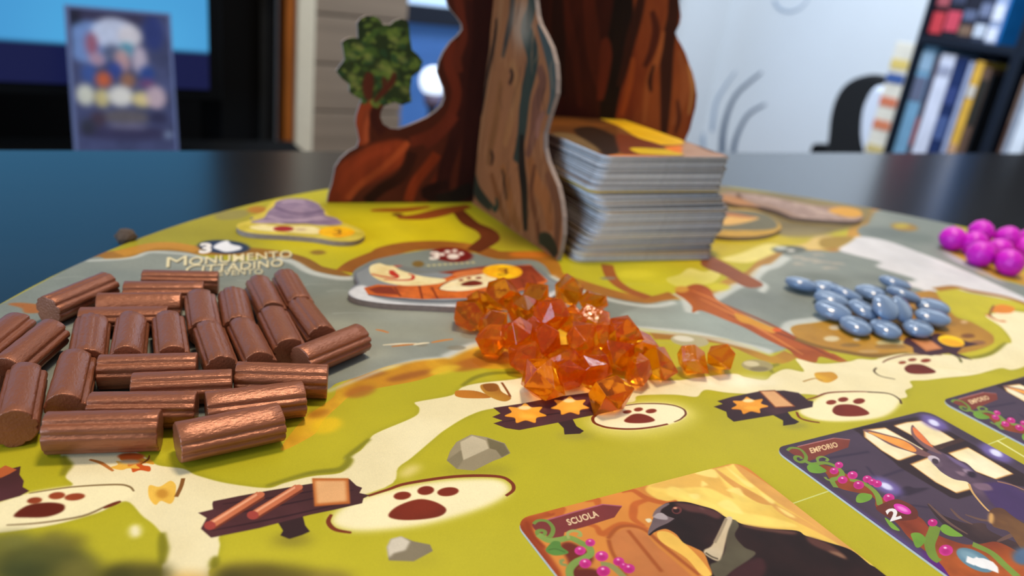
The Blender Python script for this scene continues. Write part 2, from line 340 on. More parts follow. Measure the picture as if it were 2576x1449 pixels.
    c.poly([(1968, 622), (2020, 612), (2060, 590), (2110, 600), (2080, 625), (2020, 628)], (214, 184, 108), wob=1, feather=1)
    c.poly([(2060, 600), (2120, 592), (2150, 600), (2110, 620), (2070, 622)], (160, 130, 46), wob=1, feather=1)
    c.ell(1985, 628, 44, 10, (96, 100, 90), feather=1.2); c.ell(1965, 624, 16, 4, (190, 194, 186), feather=.8); c.ell(1990, 630, 10, 3, (210, 208, 200), feather=.8)
    c.ell(1890, 580, 60, 8, (196, 180, 60), feather=2)
    c.ell(2020, 585, 70, 13, (136, 122, 80), feather=4, alpha=.8)
    for x, y, w in ((2010, 648, 30), (2040, 654, 44), (2070, 660, 50), (2110, 664, 30), (2010, 665, 24), (2060, 642, 30), (2090, 675, 40)):   # cream lettering too blurred to read
        c.stroke([(x-w/2, y), (x, y-2), (x+w/2, y+1)], 2.2, (176, 164, 148), feather=1, alpha=.85, wob=.5)
    c.poly([(1677, 700), (1700, 688), (1740, 676), (1770, 682), (1795, 680), (1808, 692), (1792, 712), (1750, 718), (1715, 722), (1690, 712)], (228, 214, 128), wob=1.2, c2=(206, 196, 84))
    c.ell(1805, 722, 30, 10, (196, 186, 40), feather=1.5); c.ell(1600, 690, 50, 12, (204, 194, 44), feather=2)
    # roots
    RT = (140, 72, 30)
    c.poly([(1767, 668), (1775, 640), (1820, 656), (1861, 681), (1917, 714), (1905, 725), (1875, 722), (1819, 694)], (146, 84, 46), c2=(120, 66, 40), wob=.8)
    c.stroke([(1525, 665), (1540, 700), (1580, 730), (1630, 748)], 5, RT, wob=.8, c2=(166, 96, 40))
    c.stroke([(1150, 525), (1160, 540), (1185, 562), (1220, 580), (1232, 598), (1210, 618), (1192, 632)], 9, (112, 54, 24), c2=(92, 42, 20), wob=1, taper=.4)
    c.stroke([(1000, 548), (1060, 545), (1130, 528), (1180, 518)], 9, (138, 68, 26), wob=1, taper=.6); c.stroke([(930, 530), (1010, 528), (1080, 520)], 6, (150, 78, 24), wob=1, taper=.6)
    c.ell(1340, 640, 60, 8, (196, 110, 30), feather=1.5); c.ell(1000, 540, 14, 4, (104, 66, 26), feather=.8); c.ell(800, 635, 20, 6, (140, 110, 40), feather=1)
    c.poly([(545, 535), (600, 528), (625, 535), (600, 552), (545, 550)], (148, 138, 72), feather=1, wob=.8); c.ell(648, 528, 26, 9, (176, 116, 40), feather=1.5)
    c.poly([(20, 766), (60, 762), (130, 772), (135, 784), (70, 786), (50, 776)], (160, 100, 50), feather=.4, wob=.6)
    # log bridge
    c.poly([(1704, 731), (1746, 714), (1784, 724), (1802, 749), (1830, 770), (1875, 790), (1923, 816), (1976, 836), (2028, 858), (2080, 882), (2132, 910), (2118, 912), (2063, 898), (2054, 912), (2010, 902), (1976, 877), (1923, 853), (1871, 825), (1819, 804), (1767, 782), (1745, 788), (1739, 770), (1722, 752), (1701, 738)], (182, 98, 34), c2=(158, 76, 26), wob=.5, var=.14)
    for a, b, col, w in (((1790, 752), (2060, 880), (140, 64, 22), 1.6), ((1760, 750), (2020, 892), (206, 126, 56), 1.4), ((1830, 790), (2110, 905), (122, 56, 24), 1.8), ((1740, 730), (1870, 800), (214, 130, 60), 1.2)):
        c.stroke([a, ((a[0]+b[0])/2+4, (a[1]+b[1])/2-4), b], w, col, taper=.7, wob=.4)
    c.poly([(1845, 790), (1880, 795), (1935, 822), (1960, 828), (1940, 838), (1900, 820), (1860, 808)], (206, 146, 44), wob=.8); c.ell(1955, 830, 12, 5, (206, 90, 30)); c.ell(1715, 728, 18, 8, (196, 140, 50), feather=.6)
    # sand island on the right
    c.poly([(1986, 830), (2000, 816), (2063, 809), (2120, 790), (2200, 760), (2340, 732), (2375, 760), (2403, 794), (2445, 811), (2487, 836), (2503, 853), (2489, 872), (2420, 888), (2289, 892), (2202, 897), (2132, 886), (2063, 872), (2010, 852)], (192, 146, 52), c2=(168, 122, 44), wob=.6, var=.1)
    c.stroke([(2000, 852), (2063, 872), (2132, 886), (2202, 896), (2289, 890)], 3, (126, 92, 34), feather=.6, wob=.5)
    for x, y, rx, ry, col in ((2092, 852, 20, 7, (206, 190, 150)), (2155, 854, 9, 4, (206, 190, 160)), (2240, 862, 36, 8, (186, 170, 120)), (2100, 824, 15, 6, (190, 176, 150)), (2185, 884, 26, 4, (186, 150, 90)), (2425, 810, 9, 4, (206, 170, 120)), (2435, 845, 18, 6, (120, 76, 36)), (2140, 868, 26, 5, (140, 106, 50)), (2240, 872, 40, 6, (146, 112, 60)), (2460, 862, 20, 6, (140, 96, 60)), (2380, 815, 26, 8, (150, 112, 50))):
        c.ell(x, y, rx, ry, col, feather=.6)
    c.poly([(2358, 733), (2403, 727), (2440, 736), (2500, 748), (2560, 762), (2650, 790), (2560, 775), (2530, 784), (2482, 796), (2515, 820), (2545, 862), (2497, 892), (2445, 906), (2410, 893), (2489, 874), (2505, 853), (2487, 834), (2445, 808), (2403, 790), (2378, 764)], (204, 192, 44), c2=(186, 176, 40), wob=.5)
    c.stroke([(2352, 728), (2403, 722), (2445, 732), (2532, 748), (2600, 772)], 4, (160, 112, 40), feather=.6, wob=.6)
    # ------ cream footpath
    PATH = (228, 216, 172)
    path1 = [(156, 1142), (172, 1178), (161, 1199), (182, 1222), (120, 1235), (0, 1262), (-80, 1290), (-80, 1340), (104, 1322), (240, 1290), (312, 1261), (364, 1298), (401, 1324), (416, 1360), (411, 1391), (418, 1480), (524, 1480), (524, 1440), (541, 1412), (551, 1371), (562, 1340), (700, 1300), (963, 1228), (1004, 1178), (1035, 1152), (1093, 1103), (1120, 1080), (1180, 1045), (1245, 1027),
             (1400, 1010), (1500, 1015), (1590, 1012), (1600, 996), (1650, 992), (1706, 993), (1753, 998), (1764, 986), (1780, 979), (1832, 988), (1934, 992), (2018, 990), (2100, 995), (2270, 1002), (2279, 983), (2295, 971), (2291, 957), (2324, 954), (2386, 950), (2448, 942), (2490, 932), (2521, 924), (2552, 930), (2600, 912), (2700, 860), (2620, 790), (2576, 785), (2532, 780), (2497, 787), (2480, 795), (2515, 818), (2536, 843), (2545, 862), (2522, 865), (2497, 891), (2445, 903),
             (2410, 893), (2341, 890), (2271, 890), (2223, 898), (2195, 903), (2160, 902), (2132, 909), (2060, 915), (2003, 902), (2012, 917), (2021, 935), (1976, 928), (1944, 940), (1923, 954), (1875, 947), (1847, 940), (1760, 948), (1690, 955), (1500, 950), (1350, 943), (1290, 952), (1200, 962), (1160, 975), (1135, 992), (1060, 1008), (1045, 1012), (1055, 1028), (1040, 1050), (950, 1085), (931, 1105), (905, 1131), (869, 1152), (879, 1162), (858, 1186), (780, 1196), (718, 1212), (671, 1225), (572, 1212), (499, 1196), (458, 1178), (395, 1168), (359, 1142), (300, 1120), (180, 1125)]
    c.poly(path1, (150, 146, 34), wob=.5, feather=1.6, alpha=.8)
    c.poly([(x, y+1) for x, y in path1], PATH, c2=(236, 226, 186), wob=.35, var=.025, feather=.15)
    for pts in ([(671, 1222), (780, 1192), (858, 1182), (879, 1158), (875, 1148), (931, 1103)], [(160, 1145), (168, 1170), (160, 1196)], [(1160, 970), (1200, 948), (1250, 938), (1330, 938)], [(412, 1340), (412, 1380), (408, 1420)], [(545, 1400), (535, 1430)], [(1945, 938), (1935, 925), (1960, 915)], [(2410, 890), (2445, 900), (2495, 888), (2530, 862)]):
        c.stroke(pts, 1.8, (132, 128, 30), feather=.5, wob=.5, taper=.5)
    c.ell(470, 1460, 60, 22, (214, 180, 110), feather=2); c.ell(1030, 1185, 30, 10, (224, 206, 140), rot=-30, feather=2)
    c.ell(1845, 960, 120, 12, (246, 240, 214), feather=4, alpha=.7)
    # stones printed on the grass
    c.ell(1205, 1182, 90, 12, (140, 134, 40), feather=3, alpha=.7)
    c.poly([(1124, 1158), (1132, 1135), (1148, 1112), (1185, 1093), (1225, 1100), (1270, 1115), (1284, 1140), (1262, 1152), (1240, 1160), (1192, 1184), (1150, 1180)], (152, 140, 112), sm=False, c2=(138, 126, 100))
    c.poly([(1158, 1112), (1188, 1096), (1222, 1108), (1230, 1128), (1182, 1150), (1165, 1158), (1160, 1132)], (190, 178, 150), sm=False, feather=.2)
    c.poly([(1225, 1102), (1268, 1116), (1282, 1140), (1262, 1150), (1248, 1132), (1232, 1128)], (112, 102, 74), sm=False, feather=.2); c.poly([(1124, 1158), (1160, 1132), (1165, 1158), (1150, 1180)], (128, 118, 92), sm=False, feather=.2)
    c.ell(1040, 1408, 70, 8, (150, 140, 50), feather=3, alpha=.6)
    c.poly([(973, 1376), (983, 1356), (1009, 1349), (1041, 1362), (1082, 1370), (1089, 1386), (1041, 1412), (978, 1410)], (128, 118, 96), sm=False); c.poly([(973, 1376), (983, 1356), (1009, 1349), (1032, 1362), (1020, 1384), (990, 1392), (978, 1404)], (204, 196, 178), sm=False, feather=.3)
    c.ell(1905, 920, 40, 15, (164, 152, 104), rot=5); c.ell(1890, 915, 20, 7, (206, 196, 156), rot=5, feather=.4); c.ell(1910, 928, 24, 6, (130, 118, 84), feather=.5)
    c.ell(1735, 857, 48, 15, (176, 168, 130), rot=6); c.ell(1720, 852, 26, 7, (214, 210, 190), rot=6, feather=.4)
    c.ell(340, 1336, 15, 17, (238, 230, 190), feather=.8)
    for x, y, rx, ry in ((1148, 875, 24, 6), (1185, 842, 26, 10), (1060, 868, 16, 4), (1530, 700, 20, 4)): c.ell(x, y, rx, ry, (128, 124, 108), feather=.5, alpha=.8)
    for a, b, col in (((945, 829), (978, 837), (196, 120, 40)), ((963, 868), (1050, 864), (214, 206, 180)), ((985, 872), (1045, 866), (186, 120, 50)), ((1085, 862), (1140, 853), (200, 130, 50)), ((1040, 868), (1080, 862), (220, 210, 180))): c.stroke([a, ((a[0]+b[0])/2, (a[1]+b[1])/2-1), b], 1.0, col, taper=.5)
    # leaves
    leaf(c, 330, 1168, 46, ((214, 156, 48), (196, 86, 34), (226, 176, 70), (206, 120, 40)), 2); c.ell(330, 1148, 34, 9, (188, 84, 34), feather=.4); c.ell(326, 1162, 26, 6, (176, 160, 130), feather=.6)
    c.stroke([(225, 1156), (255, 1165), (285, 1185)], .8, (180, 110, 50), taper=.4)
    c.poly([(378, 1218), (400, 1226), (430, 1212), (438, 1222), (440, 1250), (430, 1268), (405, 1262), (388, 1268), (372, 1250)], (222, 172, 66), wob=.4, c2=(240, 200, 90)); c.ell(408, 1242, 16, 12, (196, 140, 50), feather=.6); c.stroke([(443, 1250), (455, 1225), (461, 1203)], .8, (130, 84, 40))
    c.poly([(1144, 990), (1152, 982), (1200, 984), (1235, 1000), (1180, 1002), (1150, 998)], (186, 116, 34), c2=(150, 88, 26)); c.poly([(1210, 968), (1248, 965), (1262, 985), (1286, 1000), (1270, 1010), (1240, 1002), (1215, 985)], (206, 156, 50), c2=(150, 92, 30)); c.poly([(1215, 968), (1246, 966), (1252, 982), (1226, 984)], (140, 84, 26)); c.stroke([(1262, 962), (1275, 982), (1284, 998)], .7, (130, 70, 26))
    c.poly([(2052, 940), (2075, 935), (2100, 938), (2108, 952), (2080, 962), (2060, 956)], (214, 166, 48), c2=(186, 120, 40), wob=.4); c.stroke([(2020, 960), (2050, 952), (2070, 958)], .6, (170, 130, 60))
    c.poly([(2488, 775), (2520, 765), (2552, 775), (2540, 788), (2500, 786)], (214, 130, 40), wob=.6); c.stroke([(2480, 790), (2510, 806), (2530, 808)], 1.6, (196, 110, 46), wob=.4); c.stroke([(2500, 768), (2490, 790), (2500, 800)], .8, (120, 80, 40))
    # ------ signs and paw rings
    S = (70, 40, 42); INK = (118, 50, 24)
    def glow(pts, col=(240, 230, 186), f=2.2): c.poly(pts, col, feather=f, var=.02); c.poly(pts, col, feather=f*.6, var=.02)
    glow([(-40, 1284), (0, 1264), (78, 1240), (182, 1224), (291, 1219), (332, 1230), (330, 1248), (260, 1276), (156, 1302), (52, 1320), (-40, 1328)], f=1)
    paw(c, ((87, 1259, 19, 8), (143, 1247, 21, 9), (188, 1250, 26, 9)), [(34, 1298), (68, 1272), (120, 1264), (159, 1269), (158, 1286), (120, 1300), (70, 1302)])
    for p in ([(73, 1241), (182, 1225), (291, 1219), (325, 1224), (337, 1236)], [(304, 1261), (270, 1272), (208, 1298), (104, 1315), (16, 1321)]): c.stroke(p, .55, (128, 104, 66), taper=.4)
    c.stroke([(260, 1278), (304, 1261)], 1.1, (110, 50, 30), taper=.5)
    c.poly([(-60, 1160), (0, 1183), (30, 1178), (52, 1173), (49, 1194), (60, 1210), (57, 1225), (74, 1235), (50, 1248), (0, 1262), (-60, 1270)], S, sm=False, c2=(90, 50, 56)); c.stroke([(-10, 1195), (10, 1186), (28, 1176)], 3, (178, 92, 50))
    glow([(838, 1308), (885, 1266), (989, 1234), (1119, 1211), (1245, 1208), (1278, 1227), (1262, 1250), (1197, 1280), (1067, 1316), (937, 1331), (868, 1328)])
    paw(c, ((1012, 1247, 22, 10), (1071, 1234, 21, 11), (1127, 1237, 27, 11)), [(977, 1298), (999, 1274), (1051, 1256), (1093, 1262), (1122, 1280), (1110, 1297), (1067, 1306), (1010, 1308)])
    c.stroke([(925, 1247), (975, 1232), (1025, 1216), (1145, 1199), (1249, 1198), (1284, 1212), (1292, 1232), (1272, 1247)], 1.0, INK, taper=.35, wob=.15); c.stroke([(834, 1294), (826, 1313), (843, 1332), (884, 1340)], 1.0, INK, taper=.4)
    c.ell(735, 1358, 50, 14, (120, 110, 40), feather=2.4, alpha=.8)
    c.poly([(690, 1300), (758, 1285), (768, 1322), (780, 1337), (760, 1346), (728, 1356), (705, 1347), (712, 1335)], (52, 34, 36), sm=False)
    c.poly([(498, 1290), (512, 1287), (536, 1281), (534, 1268), (536, 1261), (600, 1248), (671, 1235), (780, 1217), (879, 1205), (897, 1222), (911, 1227), (904, 1240), (930, 1246), (914, 1254), (911, 1266), (843, 1282), (780, 1295), (650, 1329), (531, 1353), (505, 1330), (520, 1303)], S, sm=False, c2=(84, 48, 54), wob=.4, var=.15)
    for a, b in (((540, 1300), (890, 1232)), ((560, 1268), (860, 1222)), ((530, 1335), (880, 1262))): c.stroke([a, ((a[0]+b[0])/2, (a[1]+b[1])/2+3), b], .5, (50, 28, 34), taper=.6)
    for a, b in (((528, 1322), (656, 1242)), ((636, 1296), (752, 1224))):
        c.stroke([(a[0]+2, a[1]+4), (b[0]+2, b[1]+5)], 2.2, (110, 52, 36), sm=False); c.stroke([a, b], 2.1, (190, 106, 70), sm=False, c2=(206, 128, 92)); c.stroke([(a[0]-2, a[1]-3), (b[0]-2, b[1]-3)], .6, (226, 160, 124), sm=False)
        c.ell(a[0], a[1], 15, 11, (158, 66, 58)); c.ell(b[0], b[1]+1, 10, 6, (196, 110, 76))
    c.poly([(785, 1203), (877, 1203), (881, 1267), (791, 1274)], (178, 96, 40), sm=False, feather=.2); c.poly([(792, 1209), (870, 1209), (873, 1261), (797, 1267)], (224, 170, 116), sm=False, feather=.5)
    # ring under the amber crystals
    c.ell(1610, 1052, 140, 44, (230, 220, 130), rot=-5, feather=4, alpha=.75); glow([(1608+118*math.cos(t)-0*math.sin(t), 1047+32*math.sin(t)-.07*118*math.cos(t)) for t in np.linspace(0, 6.1, 16)], (242, 232, 192), .8)
    c.stroke([(1608+117*math.cos(t), 1047+31*math.sin(t)-.07*117*math.cos(t)) for t in np.linspace(.9, 4.4, 16)], .9, INK, wob=.15, taper=.3); c.stroke([(1608+117*math.cos(t), 1047+31*math.sin(t)-.07*117*math.cos(t)) for t in np.linspace(4.3, 7.0, 14)], .7, (100, 50, 30), wob=.15, taper=.5)
    paw(c, ((1578, 1036, 11, 4.5), (1606, 1030, 11.5, 5), (1638, 1034, 14, 5.5)), [(1570, 1058), (1590, 1043), (1613, 1041), (1636, 1048), (1647, 1058), (1622, 1064), (1585, 1064)])
    c.ell(1450, 1096, 46, 9, (150, 144, 60), feather=2.5, alpha=.8)
    c.poly([(1402, 1061), (1441, 1055), (1450, 1072), (1469, 1084), (1459, 1091), (1420, 1093), (1418, 1077)], (52, 34, 36), sm=False)
    c.poly([(1478, 988), (1510, 992), (1543, 1026), (1543, 1035), (1459, 1051), (1404, 1063), (1306, 1082), (1273, 1077), (1241, 1065), (1264, 1058), (1238, 1049), (1259, 1040), (1241, 1026), (1320, 1014), (1390, 1000)], S, sm=False, c2=(88, 44, 52), wob=.3, var=.15)
    c.stroke([(1262, 1062), (1400, 1040), (1530, 1030)], .5, (46, 26, 32), taper=.6)
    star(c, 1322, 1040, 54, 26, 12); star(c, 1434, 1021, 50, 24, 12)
    glow([(2012, 1035), (2046, 1012), (2074, 995), (2158, 988), (2245, 995), (2262, 1012), (2222, 1046), (2135, 1058), (2056, 1055)], f=1.6)
    paw(c, ((2091, 1012, 13, 6), (2121, 1005, 13, 6), (2161, 1009, 15, 7)), [(2094, 1035), (2104, 1020), (2135, 1017), (2163, 1023), (2187, 1040), (2158, 1047), (2112, 1046)])
    c.stroke([(2030, 1005), (2050, 1000), (2085, 988), (2150, 985), (2195, 986)], .7, INK, taper=.3); c.stroke([(2181, 986), (2235, 990), (2262, 1004), (2267, 1016)], .8, (78, 52, 34), taper=.2); c.stroke([(2004, 1036), (2012, 1051), (2035, 1059), (2062, 1063)], .9, INK, taper=.3)
    c.ell(2000, 1070, 34, 8, (150, 144, 60), feather=2, alpha=.8)
    c.poly([(1944, 1044), (1981, 1036), (1992, 1050), (2011, 1061), (2000, 1067), (1970, 1071), (1970, 1058)], (50, 34, 40), sm=False)
    c.poly([(1795, 1023), (1818, 1016), (1804, 1009), (1841, 998), (1911, 984), (1972, 982), (2009, 988), (2025, 1000), (2032, 1007), (2046, 1009), (2044, 1024), (1981, 1037), (1949, 1044), (1846, 1061), (1830, 1049), (1827, 1036)], (58, 36, 40), sm=False, wob=.3, var=.15, c2=(74, 46, 52))
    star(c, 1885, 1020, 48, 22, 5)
    c.poly([(1908, 983), (1950, 981), (2002, 1023), (1950, 1026)], (130, 70, 40), sm=False); c.poly([(1914, 985), (1948, 984), (1996, 1021), (1951, 1023)], (218, 166, 114), sm=False, feather=.2)
    paw(c, ((2270, 912, 10, 4), (2295, 905, 11, 4), (2329, 907, 13, 5)), [(2275, 928), (2287, 917), (2314, 916), (2333, 922), (2354, 934), (2341, 940), (2292, 940)])
    c.stroke([(2220, 912), (2240, 902), (2280, 893), (2330, 892), (2370, 893)], .8, (110, 60, 34), taper=.4); c.stroke([(2205, 925), (2199, 934), (2215, 946), (2252, 954)], .8, (96, 80, 54), taper=.3); c.stroke([(2388, 888), (2412, 900), (2418, 912)], 1.1, (100, 96, 50), taper=.3)
    c.poly([(2278, 850), (2358, 838), (2400, 850), (2463, 867), (2421, 874), (2407, 888), (2448, 906), (2425, 902), (2386, 888), (2341, 895), (2299, 888), (2296, 874), (2271, 863)], (66, 38, 46), sm=False, wob=.3)
    c.poly([(2290, 853), (2334, 850), (2372, 877), (2330, 884)], (176, 110, 66), sm=False); c.poly([(2300, 856), (2334, 853), (2364, 875), (2332, 879)], (200, 132, 84), sm=False)
    c.ell(2393, 858, 34, 13, (246, 200, 14), rot=12, feather=.2); c.ell(2395, 862, 30, 8, (232, 168, 16), rot=12, feather=.5)
    # badges and writing
    c.ell(563, 621, 66, 17, (46, 58, 84), rot=3, feather=.8); c.poly([(536, 622), (548, 612), (572, 605), (582, 614), (606, 620), (604, 628), (570, 634), (548, 628)], (228, 230, 236), feather=.6)
    c.text('3', (500, 636), (532, 635), (503, 612), (232, 228, 224), bold=.05)
    c.ell(1137, 641, 52, 18, (112, 24, 22), rot=4, feather=.8)
    for x, y, a, b in ((1140, 645, 16, 7), (1112, 640, 8, 4), (1126, 633, 8, 4), (1144, 631, 7, 4), (1160, 638, 7, 4)): c.ell(x, y, a, b, (236, 224, 214), feather=.4)
    c.text('3', (1080, 652), (1106, 651), (1082, 634), (236, 226, 216), bold=.05)
    for k in range(9): c.ell(1078+k*14, 668-k*1.0, 4, 2.2, (214, 200, 140), feather=.4)
    c.ell(1052, 664, 15, 8, (122, 96, 46), feather=.5)
    T = (226, 214, 172)
    for dx, dy, col in ((3, 3, (96, 92, 76)), (0, 0, T)):
        c.text('M', (418+dx, 672+dy), (470+dx, 667+dy), (420+dx, 646+dy), col, bold=.0)
        c.text('ONUMENTO', (474+dx, 667+dy), (736+dx, 647+dy), (477+dx, 647+dy), col, bold=.012)
        c.text('C', (464+dx, 693+dy), (504+dx, 687+dy), (468+dx, 668+dy), col, bold=.0)
        c.text('ITTADINO', (506+dx, 687+dy), (712+dx, 669+dy), (510+dx, 667+dy), col, bold=.012)
        c.text('EVENTO', (548+dx, 693+dy), (661+dx, 689+dy), (550+dx, 679+dy), col, bold=.0)
    # fold seams
    for a, b in (((1990, 1268), (2100, 1230)), ((2486, 1118), (2540, 1097))): c.stroke([a, b], .35, (206, 214, 150), sm=False, alpha=.8)
    c.stroke([(2508, 1108), (2580, 1151)], .7, (226, 228, 170), sm=False, alpha=.9)
    # dark bushes along the near rim
    for x, y, rx, ry, col in ((30, 1400, 110, 60, (92, 92, 42)), (150, 1390, 60, 48, (96, 92, 40)), (110, 1430, 130, 60, (70, 72, 34)), (190, 1360, 20, 12, (88, 82, 34)), (130, 1350, 26, 14, (92, 88, 40)), (200, 1440, 60, 40, (96, 92, 42)), (340, 1440, 80, 26, (84, 78, 32)), (390, 1450, 40, 26, (70, 66, 30)), (300, 1456, 60, 30, (56, 56, 26)), (620, 1445, 90, 30, (96, 86, 34)), (700, 1456, 110, 34, (78, 70, 28)), (830, 1460, 60, 26, (110, 98, 40)), (580, 1462, 40, 30, (60, 56, 26)), (60, 1440, 60, 30, (56, 62, 32)), (40, 1360, 30, 12, (104, 104, 52))):
        c.ell(x, y, rx, ry, col, feather=2.2, alpha=.9, c2=tuple(v*1.15 for v in col))
board_mp = lambda x, y: at(x, y)[:2]
cf = Canvas(BX-BR-2, BY-BR-2, BX+BR+2, BY+BR+2, .26, board_mp, LIME, 4, .05, 160); paint_board(cf)
cn = Canvas(-118, 84, 176, 236, .105, board_mp, LIME, 11, .05, 240); paint_board(cn)
# paper grain
for cc in (cf, cn): cc.img *= (1+.02*RNG.standard_normal((cc.h, cc.w, 1)).astype(np.float32))
def relmap(c0, c1):      # mapping of c0's uv onto c1's
    sx = (c0.x1-c0.x0)/(c1.x1-c1.x0); sy = (c0.y1-c0.y0)/(c1.y1-c1.y0)
    return sx, sy, (c0.x0-c1.x0)/(c1.x1-c1.x0), (c0.y0-c1.y0)/(c1.y1-c1.y0)
m_board = print_mat('board_print', [(cf.image('board_print_wide'), 1, 1, 0, 0), (cn.image('board_print_near'),)+relmap(cf, cn)], rough=.38, bump=.12, bscale=1400)
m_card_edge = mat('grey_cardboard_core', rgb(150, 142, 130), .8, var=.15, scale=900)
m_board_back = mat('board_underside', rgb(60, 70, 50), .7, var=.1)
ring = [(BX+BR*math.cos(t), BY+BR*math.sin(t)) for t in np.linspace(0, 2*math.pi, 160, endpoint=False)]
board = prism_world('game_board', [W((x, y, -2)) for x, y in ring], [W((x, y, 0)) for x, y in ring], [m_board, m_card_edge, m_board_back], uvs=[cf.uv(x, y) for x, y in ring])
tag(board, 'large round game board printed with green meadow, river and cream paths', 'game board')

# ------------------------------------------------------------------ table, floor, walls
m_table = mat('black_brown_table', rgb(24, 22, 21), .22, var=.12, scale=8, bump=.06, bscale=40, spec=1.0, stretch=(.15, 3, 1))
TB = ZB-.002
tb = empty('dining_table', (.35, -.02, 0), 'large black-brown dining table under the game board', 'table')
box('tabletop', (-.75, -.62, TB-.035), (1.22, .433, TB), m_table, tb, .002)
for sx, sy in ((-.66, -.53), (1.13, -.53), (-.66, .35), (1.13, .35)): box('leg', (sx-.035, sy-.035, .0), (sx+.035, sy+.035, TB-.035), m_table, tb, .004)
box('apron', (-.60, -.50, TB-.12), (1.07, .33, TB-.036), m_table, tb, .003)

m_floor = mat('floor_boards', rgb(120, 92, 66), .5, var=.2, scale=6, stretch=(.3, 4, 1))
m_wall = mat('white_wall_paint', rgb(216, 220, 224), .8, var=.02, scale=3, bump=.1, bscale=200)
m_taupe = mat('taupe_panel', rgb(136, 120, 104), .7, var=.16, scale=2.5, stretch=(.4, 1, 9))
tag(box('floor', (-2.6, -2.2, -.05), (3.2, 3.4, 0), m_floor, bev=0), kind='structure')
tag(box('wall_right', (2.6, -2.2, 0), (2.7, 2.62, 2.6), m_wall, bev=0), kind='structure')
tag(box('wall_back', (-2.6, 2.62, 0), (2.7, 2.72, 2.6), m_wall, bev=0), kind='structure')

# ------------------------------------------------------------------ cards lying on the board
def rrect(w, h, r, n=6):
    P = []
    for cx, cy, a0 in ((w-r, -r, 90), (r, -r, 180), (r, -h+r, 270), (w-r, -h+r, 360)):
        a0 -= 0
        for k in range(n+1):
            a = math.radians(a0+k*90/n) if a0 != 90 else math.radians(0+k*90/n)
            P.append((cx+r*math.cos(a), cy+r*math.sin(a)))
    return P
def rrect_ccw(w, h, r, n=6):
    P = []
    for cx, cy, a0 in ((w-r, -r, 0), (r, -r, 90), (r, -h+r, 180), (w-r, -h+r, 270)):
        for k in range(n+1):
            a = math.radians(a0+k*90/n); P.append((cx+r*math.cos(a), cy+r*math.sin(a)))
    return P
CT = .5
K = (CAMH-CT)/CAMH
m_edge_white = mat('card_edge_white', rgb(214, 216, 222), .6, var=.05, scale=800)
m_card_back = mat('card_back_green', rgb(60, 80, 60), .5, var=.1)
class Pose:
    def __init__(s, ox, oy, th, z=0): s.ox, s.oy, s.c, s.s, s.z = ox, oy, math.cos(th), math.sin(th), z; s.th = th
    def loc(s, u, v, z): return W((s.ox+u*s.c-v*s.s, s.oy+u*s.s+v*s.c, s.z+z))
    def inv(s, x, y, z): p = at(x, y, z); dx, dy = p[0]-s.ox, p[1]-s.oy; return (dx*s.c+dy*s.s, -dx*s.s+dy*s.c)
def card(name, pose, m, uvf, label, w=63, h=88, cat='playing card', t=CT, z0=0.0):
    P = rrect_ccw(w, h, 3.6)
    return tag(prism_world(name, [pose.loc(u, v, z0) for u, v in P], [pose.loc(u, v, z0+t) for u, v in P], [m, m_edge_white, m_card_back], uvs=[uvf(u, v) for u, v in P]), label, cat)
p1, p2, p3 = Pose(6.45*K, 129.1*K, .5503), Pose(70.8*K, 170.3*K, .5455), Pose(132.5*K, 210.7*K, .5799)
VINE = (112, 138, 62); MAG = (190, 38, 128)
def Z(z, s, ox, oy): return [(a/s+ox, b/s+oy) for a, b in z]
# ---- card one: a dark bird with a pale collar in a warm hall
c1 = Canvas(-1, -89, 64, 1, .085, lambda x, y: p1.inv(x, y, CT), (206, 132, 56), 21, .10, 160)
a3 = lambda z: Z(z, 4.69, 1260, 1140); a4 = lambda z: Z(z, 4.404, 1700, 1120)
Y1 = (228, 190, 88); Y2 = (240, 212, 108)
c1.poly(a3([(150, 870), (230, 780), (700, 640), (690, 720), (400, 840), (420, 1000), (520, 1120), (700, 1449), (600, 1500), (100, 900)]), (176, 88, 38), c2=(150, 62, 26), feather=.6, wob=.5)
c1.poly(a4([(-330, 500), (-150, 380), (0, 350), (560, 210), (650, 210), (1200, 560), (2000, 1180), (2400, 1500), (1400, 1500), (0, 700), (-200, 600)]), Y1, c2=Y2, wob=.6, feather=.4)
c1.poly(a4([(-300, 440), (0, 360), (200, 300), (420, 300), (640, 560), (560, 560), (300, 460), (-100, 480)]), (222, 176, 84), feather=.6, wob=.6)
c1.poly(a4([(0, 460), (300, 600), (700, 740), (1100, 800), (1340, 930), (700, 860), (200, 640), (-60, 560)]), Y2, feather=.5, wob=.6)
for z in ([(420, 250), (700, 430), (1000, 600), (1100, 660), (900, 620), (600, 430)], [(640, 205), (860, 330), (1300, 640), (1900, 1100), (1850, 1120), (1500, 870), (1150, 660), (800, 400)], [(1100, 660), (1500, 860), (1800, 1080), (1500, 940), (1150, 760)]):
    c1.poly(a4(z), (216, 162, 84), c2=(206, 148, 72), wob=.4, feather=.3)
for z in ([(200, 300), (400, 260), (480, 340), (420, 360)], [(300, 400), (340, 440), (300, 470)], [(560, 500), (700, 480), (760, 560), (640, 540)], [(450, 640), (600, 620), (760, 760), (620, 740)], [(560, 230), (700, 330), (880, 450), (780, 440)], [(900, 500), (1080, 610), (1060, 640)], [(1110, 670), (1300, 790), (1250, 780)], [(150, 540), (260, 560), (200, 600)]):
    c1.poly(a4(z), (246, 222, 130), feather=.4, wob=.4, alpha=.85)
